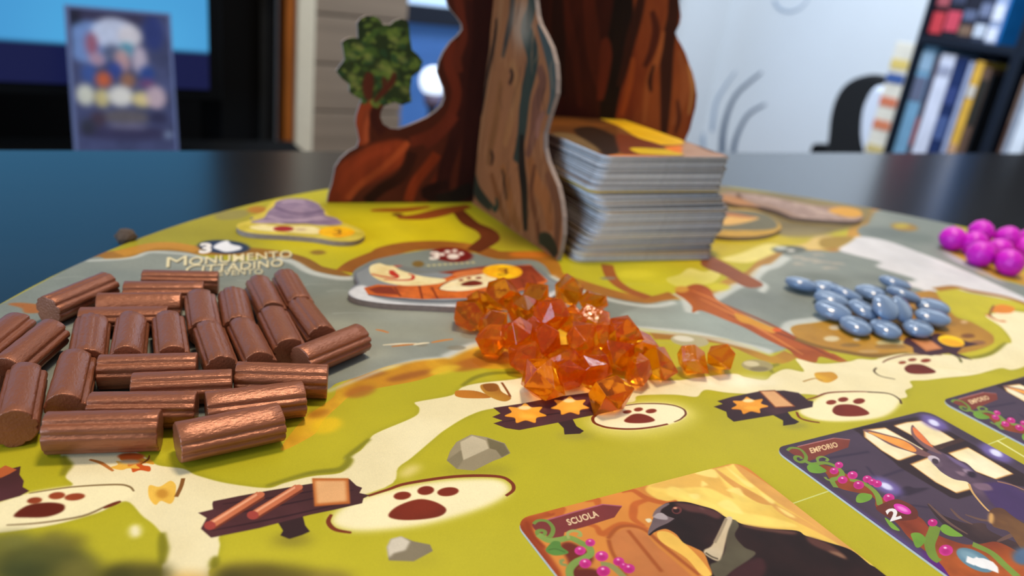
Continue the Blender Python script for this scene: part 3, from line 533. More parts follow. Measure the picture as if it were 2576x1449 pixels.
for z, w in (([(1420, 450), (1560, 440), (1720, 530), (1950, 590), (2080, 560)], 1.7), ([(1740, 540), (1600, 600), (1560, 680), (1570, 780), (1700, 860)], 1.9), ([(980, 560), (1120, 540), (1140, 620)], 2.0), ([(560, 700), (700, 640), (660, 760)], 2.4), ([(980, 840), (1120, 870), (1200, 960), (1400, 840), (1560, 850), (1740, 900)], 1.6)):
    c1.stroke(a3(z), w, (186, 96, 38), wob=.3, taper=.5, feather=.3)
c1.poly(a3([(1290, 1010), (1400, 910), (1550, 880), (1700, 940), (1850, 1100), (2250, 1449), (2300, 1560), (1500, 1560), (1350, 1180)]), (186, 112, 60), c2=(194, 122, 66), feather=.3)
for z in ([(1260, 1010), (1380, 880), (1550, 860), (1720, 920), (1900, 1080), (2345, 1440)], [(1500, 910), (1640, 1080), (1900, 1400)], [(1270, 1020), (1320, 1180), (1480, 1449)]): c1.stroke(a3(z), .9, (160, 82, 34), feather=.3)
c1.poly(a3([(1850, 930), (2000, 940), (2180, 1090), (2345, 1250), (2500, 1449), (2380, 1449), (2200, 1250), (1900, 1040)]), (232, 186, 84), wob=.3)
for z in ([(300, 800), (360, 960), (520, 1120)], [(240, 850), (330, 1000), (420, 1150), (560, 1300)]): c1.stroke(a3(z), 1.2, (140, 56, 22), feather=.4, taper=.5)
# bird
BK = (33, 18, 15)
c1.poly(a4([(-240, 800), (-180, 710), (-120, 650), (-20, 625), (120, 632), (300, 675), (430, 715), (540, 790), (640, 825), (760, 880), (1000, 920), (1340, 950), (1450, 1005), (1700, 1080), (1940, 1160), (2150, 1320), (2420, 1520), (300, 1560), (400, 1440), (370, 1330), (310, 1200), (200, 1130), (90, 1080), (0, 985), (-100, 930), (-180, 935), (-260, 960)]), BK, c2=(44, 24, 21), wob=.1, var=.15)
for z, col in (([(0, 640), (200, 655), (420, 720), (520, 780), (480, 820), (300, 760), (120, 730)], (92, 52, 50)), ([(260, 690), (320, 690), (300, 720)], (140, 100, 100)), ([(750, 885), (1000, 925), (1330, 955), (1290, 985), (1000, 950), (780, 910)], (104, 66, 56)), ([(1440, 1010), (1700, 1090), (1900, 1260), (1700, 1180), (1500, 1090)], (96, 58, 50)), ([(1690, 1170), (1800, 1180), (1880, 1260)], (150, 112, 86)), ([(640, 1380), (900, 1240), (1000, 1340), (900, 1500), (600, 1500)], (66, 32, 34))):
    c1.poly(a4(z), col, feather=.5, wob=.3, alpha=.85)
c1.poly(a4([(640, 825), (700, 890), (655, 1000), (760, 1130), (885, 1205), (640, 1380), (540, 1460), (440, 1460), (380, 1330), (460, 1285), (540, 1180), (570, 950)]), (98, 92, 72), c2=(80, 72, 56), feather=.2)
c1.poly(a4([(560, 800), (630, 815), (580, 950), (545, 1100), (515, 1220), (462, 1282), (330, 1215), (316, 1160), (400, 1110), (480, 950)]), (208, 192, 162), c2=(196, 178, 146), feather=.1)
c1.stroke(a4([(330, 1190), (400, 1235), (470, 1260)]), .5, (90, 78, 60)); c1.stroke(a4([(560, 810), (500, 950), (430, 1080)]), .6, (150, 134, 110), feather=.2)
c1.poly(a3([(1748, 972), (1740, 915), (1775, 830), (1800, 760), (1840, 720), (1900, 705), (1960, 740), (2055, 780), (1970, 830), (1850, 890)]), (122, 104, 108), c2=(98, 82, 86))
c1.poly(a3([(1795, 745), (1840, 705), (1900, 705), (1965, 750), (1960, 785), (1880, 780), (1820, 765)]), (168, 156, 160), feather=.2); c1.poly(a3([(1790, 750), (1810, 690), (1860, 640), (1950, 590), (1990, 600), (1900, 660), (1880, 700), (1840, 710)]), (116, 98, 102), feather=.2)
c1.stroke(a3([(1750, 968), (1850, 890), (1980, 830), (2055, 780)]), .4, (38, 24, 24)); c1.poly(a3([(1705, 780), (1760, 770), (1780, 800), (1740, 820)]), (224, 214, 180), feather=.2)
c1.ell(*a3([(2075, 672)])[0], 13, 10, (96, 48, 46)); c1.ell(*a3([(2070, 676)])[0], 8, 6, (40, 20, 20)); c1.ell(*a3([(2058, 648)])[0], 5, 2.6, (210, 150, 120), feather=.2)
def vine(c, f, s=1.0):
    """title ribbon, tendrils, leaves and berries; f maps traced spots to image spots"""
    pass
c1.poly(a3([(365, 845), (400, 820), (540, 790), (880, 690), (1200, 603), (1432, 625), (1385, 690), (1340, 757), (1000, 865), (750, 935), (738, 990), (690, 1000), (600, 1000), (430, 930), (390, 890)]), (112, 44, 46), sm=False, c2=(122, 52, 50)); c1.stroke(a3([(540, 790), (880, 690), (1200, 604), (1430, 625)]), .35, (170, 90, 110), sm=False)
c1.text('SCUOLA', a3([(800, 852)])[0], a3([(1162, 742)])[0], a3([(762, 782)])[0], (226, 200, 160), bold=.03)
c1.poly(a3([(700, 1080), (840, 1060), (1060, 1200), (1050, 1300), (900, 1400), (1100, 1480), (800, 1500), (800, 1300)]), (108, 40, 26), feather=.5, wob=.4); c1.ell(*a3([(1000, 1430)])[0], 40, 16, (96, 34, 24), feather=.5)
c1.stroke(a3([(385, 835), (440, 795), (540, 800), (605, 860), (615, 920), (580, 985), (510, 1000), (445, 970), (430, 925), (480, 910), (520, 925), (515, 960), (485, 962)]), .95, VINE, taper=.25)
c1.stroke(a3([(440, 960), (560, 1030), (700, 1020), (820, 1000), (950, 1060), (1040, 1110), (1060, 1180), (1000, 1230), (880, 1290), (810, 1380), (830, 1500)]), 1.5, VINE, c2=(130, 158, 78)); c1.stroke(a3([(800, 1010), (790, 945), (850, 915), (925, 930), (940, 975), (900, 970)]), .8, (150, 160, 90), taper=.3); c1.stroke(a3([(780, 1320), (720, 1310), (710, 1270), (750, 1260)]), .7, (130, 140, 80)); c1.stroke(a3([(1180, 1310), (1300, 1330), (1440, 1449), (1500, 1540)]), 1.4, (140, 140, 80))
c1.poly(a3([(527, 1145), (590, 1060), (640, 1035), (700, 1050), (715, 1105), (800, 1172), (700, 1205), (600, 1200)]), (98, 146, 62), c2=(80, 124, 56)); c1.stroke(a3([(560, 1140), (650, 1130), (760, 1170)]), .3, (70, 104, 46))
def berry(c, x, y, r, k=4.69):
    c.ell(x, y, r/k, r*.78/k, MAG, c2=(206, 60, 150)); c.ell(x, y+r*.2/k, r*.6/k, r*.4/k, (160, 24, 104), feather=.4, alpha=.6); c.ell(x-r*.1/k, y-r*.35/k, r*.22/k, r*.14/k, (250, 210, 240), feather=.15)
for x, y, r in ((1055, 1055, 58), (935, 1150, 66), (1190, 1215, 78), (995, 1300, 72), (1210, 1392, 80), (1390, 1278, 66), (1450, 1330, 50), (1510, 1362, 72)): berry(c1, *a3([(x, y)])[0], r)
mc1 = print_mat('bird_card_print', [(c1.image('bird_card_print'), 1, 1, 0, 0)], rough=.33, bump=.1)
card('playing_card', p1, mc1, c1.uv, 'card showing a dark bird with a pale collar, ribbon reading SCUOLA')
# ---- card two: a hare before a lit window
c2 = Canvas(-1, -89, 64, 1, .085, lambda x, y: p2.inv(x, y, CT), (76, 61, 78), 31, .10, 150)
a5 = lambda z: Z(z, 3.227, 1920, 1000)
c2.poly(a5([(100, 420), (150, 380), (700, 250), (1300, 110), (1350, 120), (2400, 700), (2500, 760), (2400, 700), (1280, 160), (700, 300), (190, 420), (1600, 1500), (1450, 1500)]), (70, 56, 70), sm=False, feather=.8)
c2.poly(a5([(100, 430), (240, 520), (700, 850), (1400, 1330), (1600, 1500), (1430, 1500), (100, 440)]), (84, 66, 120), feather=1.2)
c2.poly(a5([(1280, 1230), (1400, 1320), (1700, 1520), (1500, 1520)]), (90, 30, 120), feather=.8)
for z in ([(480, 500), (860, 440)], [(970, 640), (1180, 570)], [(580, 620), (760, 590)], [(1100, 860), (1400, 900)], [(840, 560), (1000, 760)]): c2.stroke(a5(z), .7, (58, 46, 66), sm=False, feather=.4)
c2.poly(a5([(1120, 740), (1180, 720), (1230, 735), (1350, 735), (1200, 790), (1130, 800), (1080, 820)]), (54, 42, 56), feather=.4)
c2.poly(a5([(730, 260), (820, 230), (1290, 150), (1360, 190), (1700, 380), (2117, 620), (2300, 760), (1980, 700), (1700, 790), (1580, 825), (1520, 810), (1100, 560), (1060, 520), (820, 330), (780, 290)]), (52, 36, 38), sm=False, feather=.3)
CR = (236, 222, 176)
for z in ([(815, 262), (990, 243), (1180, 345), (1345, 430), (1110, 512), (1090, 510), (960, 430), (820, 320)], [(1058, 228), (1160, 200), (1285, 187), (1440, 270), (1572, 352), (1440, 415), (1300, 360)], [(1192, 540), (1350, 480), (1440, 440), (1700, 700), (1690, 745), (1570, 778), (1400, 690)], [(1500, 450), (1660, 402), (1850, 510), (2032, 620), (1890, 665), (1720, 600)]):
    c2.poly(a5(z), (212, 150, 74), sm=False, feather=.25); q = a5(z); mx, my = sum(p[0] for p in q)/len(q), sum(p[1] for p in q)/len(q)
    c2.poly([(mx+(x-mx)*.95, my+(y-my)*.95) for x, y in q], CR, sm=False, feather=.35, c2=(244, 234, 200))
c2.stroke(a5([(1300, 440), (1620, 340)]), 1.5, (70, 46, 40), sm=False, feather=.2); c2.stroke(a5([(1010, 245), (1350, 440)]), 1.1, (56, 38, 40), sm=False, feather=.2)
c2.poly(a5([(1330, 870), (1480, 960), (1620, 1010), (1780, 1020), (1850, 1100), (2300, 1300), (2300, 1500), (1900, 1260), (1600, 1120), (1450, 1020)]), (58, 42, 44), c2=(84, 62, 58), wob=.6)
for z in ([(1340, 860), (1500, 1010), (1660, 1110)], [(1640, 950), (1760, 990), (1850, 1000)], [(1520, 900), (1600, 980), (1700, 1030)], [(1900, 1170), (2117, 1070)]): c2.stroke(a5(z), 1.0, (104, 78, 70), taper=.6)
HR = (92, 72, 90)
c2.poly(a5([(1335, 485), (1320, 450), (1370, 420), (1440, 440), (1560, 500), (1650, 535), (1740, 610), (1840, 655), (1990, 690), (2117, 770), (2400, 900), (2400, 1120), (2117, 1010), (2000, 985), (1870, 900), (1780, 840), (1700, 770), (1660, 690), (1550, 665), (1450, 610), (1400, 560)]), HR, c2=(74, 56, 76), var=.12, wob=.15)
c2.poly(a5([(1780, 700), (1990, 700), (2117, 775), (2400, 900), (2400, 1100), (2117, 1000), (1980, 960), (1850, 850)]), (72, 52, 96), feather=.6)
for z, col in (([(1480, 460), (1560, 500), (1660, 560), (1720, 620), (1640, 580), (1540, 520)], (110, 92, 130)), ([(1620, 580), (1680, 590), (1690, 620), (1640, 610)], (150, 130, 150)), ([(1700, 700), (1820, 700), (1860, 750), (1760, 750)], (124, 98, 118)), ([(1560, 600), (1640, 610), (1620, 640)], (130, 106, 122)), ([(1660, 600), (1720, 610), (1720, 650), (1670, 640)], (50, 36, 50))): c2.poly(a5(z), col, feather=.4)
c2.poly(a5([(810, 268), (850, 262), (1000, 300), (1160, 350), (1300, 430), (1370, 470), (1310, 480), (1190, 440), (1040, 390), (900, 310)]), (120, 84, 84)); c2.poly(a5([(850, 278), (1000, 310), (1150, 355), (1240, 420), (1215, 440), (1080, 390), (930, 320)]), (228, 130, 56), c2=(240, 170, 80))
c2.poly(a5([(1210, 222), (1240, 250), (1310, 320), (1380, 400), (1450, 460), (1380, 440), (1300, 400), (1215, 320), (1198, 260)]), (122, 90, 92)); c2.poly(a5([(1215, 240), (1270, 280), (1340, 360), (1380, 405), (1300, 365), (1230, 300)]), (224, 120, 66), c2=(236, 160, 100))
c2.ell(*a5([(1385, 500)])[0], 16, 8, (196, 184, 196), rot=20, feather=.15); c2.ell(*a5([(1397, 517)])[0], 9, 6, (26, 16, 20), rot=30); c2.ell(*a5([(1410, 530)])[0], 16, 9, (110, 90, 106), rot=30, feather=.3, alpha=.5)
c2.stroke(a5([(1670, 700), (1700, 770), (1780, 870), (1835, 925)]), .6, (206, 164, 106)); c2.stroke(a5([(1900, 680), (2020, 710), (2117, 750)]), .6, (150, 110, 90))
c2.poly(a5([(1840, 930), (1880, 900), (1950, 905), (2020, 960), (2117, 1020), (2300, 1110), (2300, 1320), (2100, 1240), (2000, 1100), (1900, 1060), (1850, 1030)]), (122, 86, 50), c2=(90, 60, 42), wob=.3); c2.ell(*a5([(1850, 980)])[0], 7, 14, (206, 160, 96), feather=.4)
for z, rr in (((1000, 720), 34), ((1385, 205), 30), ((1890, 450), 34)):
    q = a5([z])[0]; c2.ell(*q, rr*1.3, rr*.5, (120, 104, 180), rot=25, feather=1.4, alpha=.8); c2.ell(*q, rr*.5, rr*.22, (214, 216, 250), rot=25, feather=.5)
c2.poly(a5([(195, 430), (230, 410), (420, 360), (575, 328), (706, 342), (690, 405), (540, 455), (450, 490), (375, 515), (340, 505), (240, 460)]), (122, 58, 46), sm=False, c2=(132, 66, 52)); c2.stroke(a5([(280, 398), (575, 329), (704, 342)]), .3, (180, 120, 120), sm=False)
c2.text('EMPORIO', a5([(390, 452)])[0], a5([(612, 398)])[0], a5([(370, 412)])[0], (226, 196, 150), bold=.03)
c2.poly(a5([(470, 545), (560, 570), (700, 640), (860, 740), (960, 800), (1250, 960), (1370, 1060), (1430, 1120), (1600, 1180), (1760, 1200), (1900, 1180), (2100, 1260), (2300, 1380), (2300, 1600), (1700, 1600), (1420, 1320), (1280, 1230), (1160, 1120), (1080, 1010), (920, 900), (880, 800), (600, 720), (520, 620)]), (132, 58, 34), c2=(168, 84, 34), wob=.5, var=.15)
c2.stroke(a5([(195, 430), (230, 408), (300, 420), (345, 470), (340, 510), (300, 525), (262, 505), (262, 480), (300, 480), (310, 498)]), .95, (112, 140, 54), taper=.25); c2.stroke(a5([(330, 510), (400, 540), (500, 530), (590, 560), (640, 610), (620, 650), (560, 670), (590, 730)]), 1.3, (118, 146, 58)); c2.stroke(a5([(450, 530), (440, 495), (480, 480), (525, 500), (510, 515)]), .7, (122, 150, 66)); c2.stroke(a5([(500, 645), (520, 665), (570, 680)]), .7, (122, 150, 66)); c2.stroke(a5([(700, 665), (800, 690), (880, 740), (930, 800), (950, 880)]), 1.5, (120, 146, 58)); c2.stroke(a5([(1400, 1040), (1380, 1100), (1350, 1190), (1380, 1290), (1430, 1330)]), 2.2, (112, 138, 52)); c2.stroke(a5([(1700, 1190), (1850, 1260), (1960, 1360), (2060, 1449)]), 2.0, (120, 146, 60))
for z in ([(355, 560), (400, 530), (450, 550), (515, 595), (460, 615), (380, 605)], [(760, 800), (800, 775), (880, 790), (870, 830), (800, 855), (755, 845)], [(985, 975), (1040, 1010), (1110, 1080), (1040, 1060)], [(1200, 1105), (1270, 1100), (1320, 1150), (1280, 1210), (1240, 1215), (1215, 1160)], [(1440, 1050), (1480, 1030), (1560, 1080), (1620, 1125), (1520, 1125), (1450, 1090)]): c2.poly(a5(z), (116, 160, 56), c2=(98, 138, 48))
for x, y, r in ((615, 548, 34), (575, 595, 36), (645, 668, 40), (725, 630, 42), (775, 710, 44), (845, 662, 38), (925, 700, 38), (885, 684, 34), (1020, 815, 46), (1375, 1015, 40), (1483, 1240, 58)): berry(c2, *a5([(x, y)])[0], r, 3.227)
c2.poly(a5([(915, 900), (950, 870), (1070, 825), (1160, 850), (1220, 885), (1255, 930), (1240, 985), (1110, 1000), (1040, 985), (960, 940)]), (100, 46, 36), c2=(118, 58, 44)); c2.text('2', a5([(1030, 1003)])[0], a5([(1125, 975)])[0], a5([(985, 915)])[0], (228, 226, 230), bold=.04)
q = a5([(1130, 905)])[0]; c2.ell(*q, 24, 10, (210, 50, 170), rot=25); c2.ell(*q, 15, 5, (236, 130, 214), rot=25, feather=.4)
q = a5([(1720, 1320)])[0]; c2.ell(*q, 52, 22, (96, 132, 154), rot=28, feather=.2); c2.ell(q[0]-8, q[1]-6, 36, 12, (136, 170, 188), rot=28, feather=.8, alpha=.7)
c2.stroke(a5([(1700, 1310), (1760, 1345), (1830, 1350), (1840, 1400)]), 3.2, (232, 234, 238), feather=.2); c2.stroke(a5([(1690, 1300), (1680, 1350)]), 1.6, (232, 234, 238), feather=.2)
q = a5([(2117, 1290)])[0]; c2.ell(*q, 30, 22, (80, 104, 136), feather=.8)
mc2 = print_mat('hare_card_print', [(c2.image('hare_card_print'), 1, 1, 0, 0)], rough=.33, bump=.1)
card('playing_card', p2, mc2, c2.uv, 'whole card with a hare before a lit window, ribbon reading EMPORIO')
card('playing_card', p3, mc2, c2.uv, 'EMPORIO card cut off by the right edge of the photo, above the other one')

# ------------------------------------------------------------------ brown log tokens
m_log = mat('brown_log_paint', rgb(148, 90, 63), .33, metal=.32, var=.08, scale=220, bump=.6, bscale=1700, spec=.6, stretch=(.35, 1, 1))
m_log.node_tree.nodes['Principled BSDF'].inputs['Sheen Weight'].default_value = .0
def log_mesh(seed):
    g = random.Random(seed); N = 72; L = 21.6; R = 4.35
    gr = [(g.uniform(0, .3)+a, d, w) for a, d, w in ((-.15, .62, .10), (.55, .40, .085), (2.55, .55, .10), (3.15, .55, .10), (4.0, .3, .1), (5.1, .3, .1))]
    if seed % 2: gr += [(1.25+g.uniform(-.1, .1), .22, .07), (1.8, .2, .08)]
    def rad(t):
        r = R*(1+.035*math.cos(2*t+seed)-.03*math.cos(3*t))
        for a, d, w in gr:
            q = (t-a+math.pi) % (2*math.pi)-math.pi; r -= d*1.25*math.exp(-(q/w)**2)
        return r
    xs = [-L/2, -L/2+.10, -L/2+.32]+[-L/2+.32+(L-.64)*k/8 for k in range(1, 8)]+[L/2-.32, L/2-.10, L/2]; ins = [.33, .10, 0]+[0]*7+[0, .10, .33]
    vs = []; fs = []
    for x, i in zip(xs, ins):
        for k in range(N):
            t = 2*math.pi*k/N; r = rad(t)-i+.035*math.sin(x*1.3+k*.7+seed); vs.append((x*.001, r*math.cos(t)*.001, r*math.sin(t)*.001))
    for j in range(len(xs)-1):
        for k in range(N): a = j*N+k; b = j*N+(k+1) % N; fs.append((a, a+N, b+N, b))
    for j, o in ((0, 1), (len(xs)-1, -1)):
        c = len(vs); vs.append((xs[j]*.001-.00008*o, 0, 0))
        for k in range(N): a = j*N+k; b = j*N+(k+1) % N; fs.append((c, a, b) if o == 1 else (c, b, a))
    me = bpy.data.meshes.new('log_token'); me.from_pydata(vs, [], fs); me.materials.append(m_log)
    me.polygons.foreach_set('use_smooth', [len(p.vertices) == 4 for p in me.polygons]); me.update(); return me
log_meshes = [log_mesh(k) for k in range(5)]
LOGS = [  # two ends of each log's axis as traced, and how it is described
 (945, 180, 1485, 185, 'topmost crosswise log at the back of the brown pile, below the lettering'),
 (790, 265, 1358, 260, 'second crosswise log from the back, just in front of the topmost one'),
 (637, 350, 1230, 345, 'third crosswise log from the back, with a rough flat top'),
 (505, 455, 1160, 440, 'crosswise log half hidden behind three logs that point forward'),
 (405, 385, 790, 220, 'slanting log at the back left corner of the pile, round end showing'),
 (665, 715, 695, 460, 'left one of the three forward-pointing logs in the middle of the pile'),
 (900, 700, 930, 460, 'middle one of the three forward-pointing logs in the pile'),
 (1180, 690, 1150, 450, 'right one of the three forward-pointing logs in the middle of the pile'),
 (1340, 520, 1310, 320, 'rear log of the leftmost end-to-end pair'),
 (1460, 790, 1370, 530, 'front log of the leftmost end-to-end pair'),
 (1560, 500, 1520, 290, 'rear log of the second end-to-end pair from the left'),
 (1720, 770, 1590, 500, 'front log of the second end-to-end pair from the left'),
 (1790, 420, 1690, 210, 'rear log of the third end-to-end pair from the left'),
 (1880, 680, 1760, 430, 'front log of the third end-to-end pair from the left'),
 (1960, 360, 1865, 180, 'rear log of the rightmost end-to-end pair'),
 (2080, 600, 1930, 370, 'front log of the rightmost end-to-end pair'),
 (2000, 710, 2400, 550, 'loose slanting log at the right end of the pile, on the painted water'),
 (637, 790, 1315, 770, 'crosswise log just in front of the three forward-pointing ones'),
 (885, 890, 1570, 860, 'crosswise log in the middle of the front rows, two shiny ridges'),
 (1580, 850, 2215, 865, 'crosswise log at the right of the front rows, bright ridge on top'),
 (610, 1010, 1340, 1000, 'crosswise log right behind the front-most one, two shiny ridges'),
 (1390, 1040, 2055, 960, 'slightly slanting log behind the smooth log nearest the right'),
 (310, 1200, 1085, 1180, 'front-most crosswise log of the pile, above the painted leaves'),
 (1180, 1280, 1905, 1130, 'smooth slanting log lying front-most of all, on the lime grass'),
 (170, 1180, 240, 830, 'big smooth log at the front left pointing forward, round end showing'),
 (450, 1040, 520, 760, 'grooved forward-pointing log right of the big smooth one'),
 (-20, 1150, 40, 850, 'log cut off by the left edge of the photo, pointing forward'),
 (160, 780, 460, 520, 'slanting grooved log at the left, behind the big smooth one'),
 (-60, 770, 260, 500, 'slanting log leaving the photo at the left edge')]
log_segs = []
for i, (xa, ya, xb, yb, lb) in enumerate(LOGS):
    a = at(xa/2.683, 640+ya/2.683, 4.3); b = at(xb/2.683, 640+yb/2.683, 4.3); log_segs.append([(a+b)/2, math.atan2(b[1]-a[1], b[0]-a[0])])
def seg_sep(A, B, L=20.4, R=8.75):
    """smallest push that parts two lying logs (oriented rectangles)"""
    best = None
    for ang in (A[1], A[1]+math.pi/2, B[1], B[1]+math.pi/2):
        n = np.array([math.cos(ang), math.sin(ang)]); d = (B[0]-A[0])[:2]@n
        ext = sum(.5*(L+1.4)*abs(math.cos(S[1]-ang))+.5*R*abs(math.sin(S[1]-ang)) for S in (A, B)); o = ext-abs(d)
        if o <= 0: return None
        if best is None or o < best[0]: best = (o, n*(1 if d > 0 else -1))
    return best
for it in range(120):
    for i in range(len(log_segs)):
        for j in range(i+1, len(log_segs)):
            r = seg_sep(log_segs[i], log_segs[j])
            if r:
                p = np.array([r[1][0], r[1][1], 0])*min(r[0], 1.)*.5; log_segs[i][0] = log_segs[i][0]-p; log_segs[j][0] = log_segs[j][0]+p
ROLLS = {24: 0, 23: .05, 2: .4, 17: -.42, 18: -.5, 19: -.4, 20: -.5, 22: -.45, 0: -.4, 1: -.3, 21: -.2}
MESHI = {24: 2, 23: 0, 25: 4, 22: 2, 21: 4}
for i, (mid, ang) in enumerate(log_segs):
    o = bpy.data.objects.new('log_token', log_meshes[MESHI.get(i, (i*3+1) % 5)]); C.objects.link(o)
    fz = .80 if i < 4 else (1.0 if i >= 22 else .94); w = W((mid[0], mid[1], 4.4*fz)); o.location = w
    o.matrix_world = Matrix.Translation(w)@Matrix.Rotation(ang-PHI, 4, 'Z')@Matrix.Diagonal((1, 1, fz, 1))@Matrix.Rotation(ROLLS.get(i, random.Random(i).uniform(-.35, .35)), 4, 'X')
    tag(o, 'brown '+LOGS[i][4] if not LOGS[i][4].startswith(('big', 'smooth')) else LOGS[i][4]+' (brown)', 'wooden token', 'brown log tokens piled on the board')

# ------------------------------------------------------------------ amber crystals
def gem_mat():
    m = bpy.data.materials.new('amber_resin'); m.use_nodes = True; nt = m.node_tree; b = nt.nodes['Principled BSDF']
    b.inputs['Base Color'].default_value = (1.0, .45, .014, 1); b.inputs['Roughness'].default_value = .03; b.inputs['IOR'].default_value = 1.5
    b.inputs['Transmission Weight'].default_value = .95; b.inputs['Coat Weight'].default_value = 0
    b.inputs['Specular IOR Level'].default_value = .6
    tc = nt.nodes.new('ShaderNodeTexCoord'); n = nt.nodes.new('ShaderNodeTexNoise'); n.inputs['Scale'].default_value = 620; n.inputs['Detail'].default_value = 4
    nt.links.new(tc.outputs['Object'], n.inputs[0]); bp = nt.nodes.new('ShaderNodeBump'); bp.inputs['Strength'].default_value = .3; bp.inputs['Distance'].default_value = .0003
    nt.links.new(n.outputs[0], bp.inputs['Height']); nt.links.new(bp.outputs[0], b.inputs['Normal'])
    out = nt.nodes['Material Output']; mx = nt.nodes.new('ShaderNodeMixShader'); mx.inputs[0].default_value = .26
    tl = nt.nodes.new('ShaderNodeBsdfTranslucent'); tl.inputs[0].default_value = (1, .33, .002, 1)
    nt.links.new(b.outputs[0], mx.inputs[1]); nt.links.new(tl.outputs[0], mx.inputs[2]); nt.links.new(mx.outputs[0], out.inputs[0])
    return m
m_gem = gem_mat()
def gem_mesh(seed):
    g = random.Random(seed); bm = bmesh.new(); P = []
    n = 12; off = g.random()*6
    for i in range(n):
        z = 1-2*(i+.5)/n; r = math.sqrt(1-z*z); a = i*2.39996+off
        k = g.uniform(.84, 1.2); P.append((r*math.cos(a)*k+g.uniform(-.14, .14), r*math.sin(a)*k+g.uniform(-.14, .14), z*k*.92+g.uniform(-.1, .1)))
    for p in P: bm.verts.new([q*.0054 for q in p])
    r = bmesh.ops.convex_hull(bm, input=list(bm.verts)); bmesh.ops.dissolve_limit(bm, angle_limit=math.radians(17), verts=list(bm.verts), edges=list(bm.edges))
    bmesh.ops.bevel(bm, geom=list(bm.edges), offset=.00012, segments=1, affect='EDGES')
    bmesh.ops.recalc_face_normals(bm, faces=bm.faces); me = bpy.data.meshes.new('amber_crystal'); bm.to_mesh(me); bm.free(); me.materials.append(m_gem); return me
gem_meshes = [gem_mesh(k+40) for k in range(7)]
GEMS = [ # traced centre in the crop, height of centre (mm), words
 (900, 920, 4.4, 'front-left amber crystal, violet sheen on top, on the cream path'), (1400, 1040, 4.5, 'front-most amber crystal, standing on the star signboard'), (1630, 850, 4.4, 'amber crystal right behind the front-most one, clear brown window in it'),
 (690, 730, 4.4, 'amber crystal at the left of the front row with a dark red facet'), (1290, 790, 4.4, 'amber crystal between the front-left and front-right ones'), (1830, 780, 4.4, 'outermost crystal at the right side of the amber heap'),
 (2090, 750, 4.4, 'left one of the two amber crystals lying apart, bright glints'), (2350, 745, 4.4, 'right one of the two amber crystals lying apart'), (1500, 610, 8.5, 'amber crystal high on the right slope with a white glint'),
 (1170, 600, 9.5, 'amber crystal in the middle of the heap with bright glints'), (990, 770, 4.6, 'amber crystal behind the front-left one'), (1040, 900, 3.9, 'dark reddish crystal deep between the front crystals'),
 (590, 570, 6.5, 'amber crystal at the left slope with a long white glint'), (410, 440, 5.5, 'amber crystal at the far left, yellowish window in it'), (210, 370, 4.6, 'leftmost pointed amber crystal on the water'), (440, 210, 9.5, 'raised amber crystal at the back left of the heap'),
 (770, 230, 9.5, 'raised amber crystal at the back middle of the heap'), (1060, 165, 10.5, 'topmost amber crystal at the back of the heap with a white glint'), (1250, 270, 8.5, 'amber crystal at the back right of the heap'), (640, 330, 8, 'amber crystal inside the back left of the heap'),
 (930, 340, 10, 'amber crystal in the back middle, below the raised ones'), (1270, 420, 8.5, 'amber crystal at the right flank, under the back right one'), (830, 440, 10, 'amber crystal on the ridge left of the middle'), (1080, 430, 10, 'amber crystal on the ridge in the middle of the heap'),
 (490, 620, 4.2, 'low amber crystal at the left foot of the heap'), (860, 620, 7.5, 'amber crystal between the ridge and the front row'), (1350, 560, 7.5, 'amber crystal left of the one with the white glint'), (1480, 740, 4.4, 'amber crystal low on the right side of the heap'),
 (1640, 640, 6, 'small yellow-orange crystal at the right shoulder of the heap'), (340, 290, 5, 'amber crystal half hidden at the back left foot'), (1160, 880, 4.2, 'amber crystal tucked behind the front-most one'), (780, 500, 8.5, 'amber crystal behind the long white glint')]
gp = [np.array(at(x/3.386+1120, 680+y/3.386, z)) for x, y, z, _ in GEMS]
for it in range(160):
    for i in range(len(gp)):
        for j in range(i+1, len(gp)):
            d = gp[j]-gp[i]; L = np.linalg.norm(d)+1e-6; D = 7.9
            if L < D:
                p = d/L*(D-L)*.25; gp[i] -= p; gp[j] += p
        gp[i][2] = max(gp[i][2], 4.5)
for i, p in enumerate(gp):
    o = bpy.data.objects.new('amber_crystal', gem_meshes[i % 7]); C.objects.link(o); g = random.Random(i+5)
    o.location = W(p); o.rotation_euler = (g.uniform(0, 6.28), g.uniform(0, 6.28), g.uniform(0, 6.28)); s = g.uniform(.94, 1.06)*{1: 1.16, 0: 1.08}.get(i, 1); o.scale = (s*g.uniform(.9, 1.1), s*g.uniform(.9, 1.1), s)
    tag(o, GEMS[i][3], 'crystal token', 'amber resin crystals heaped on the board')

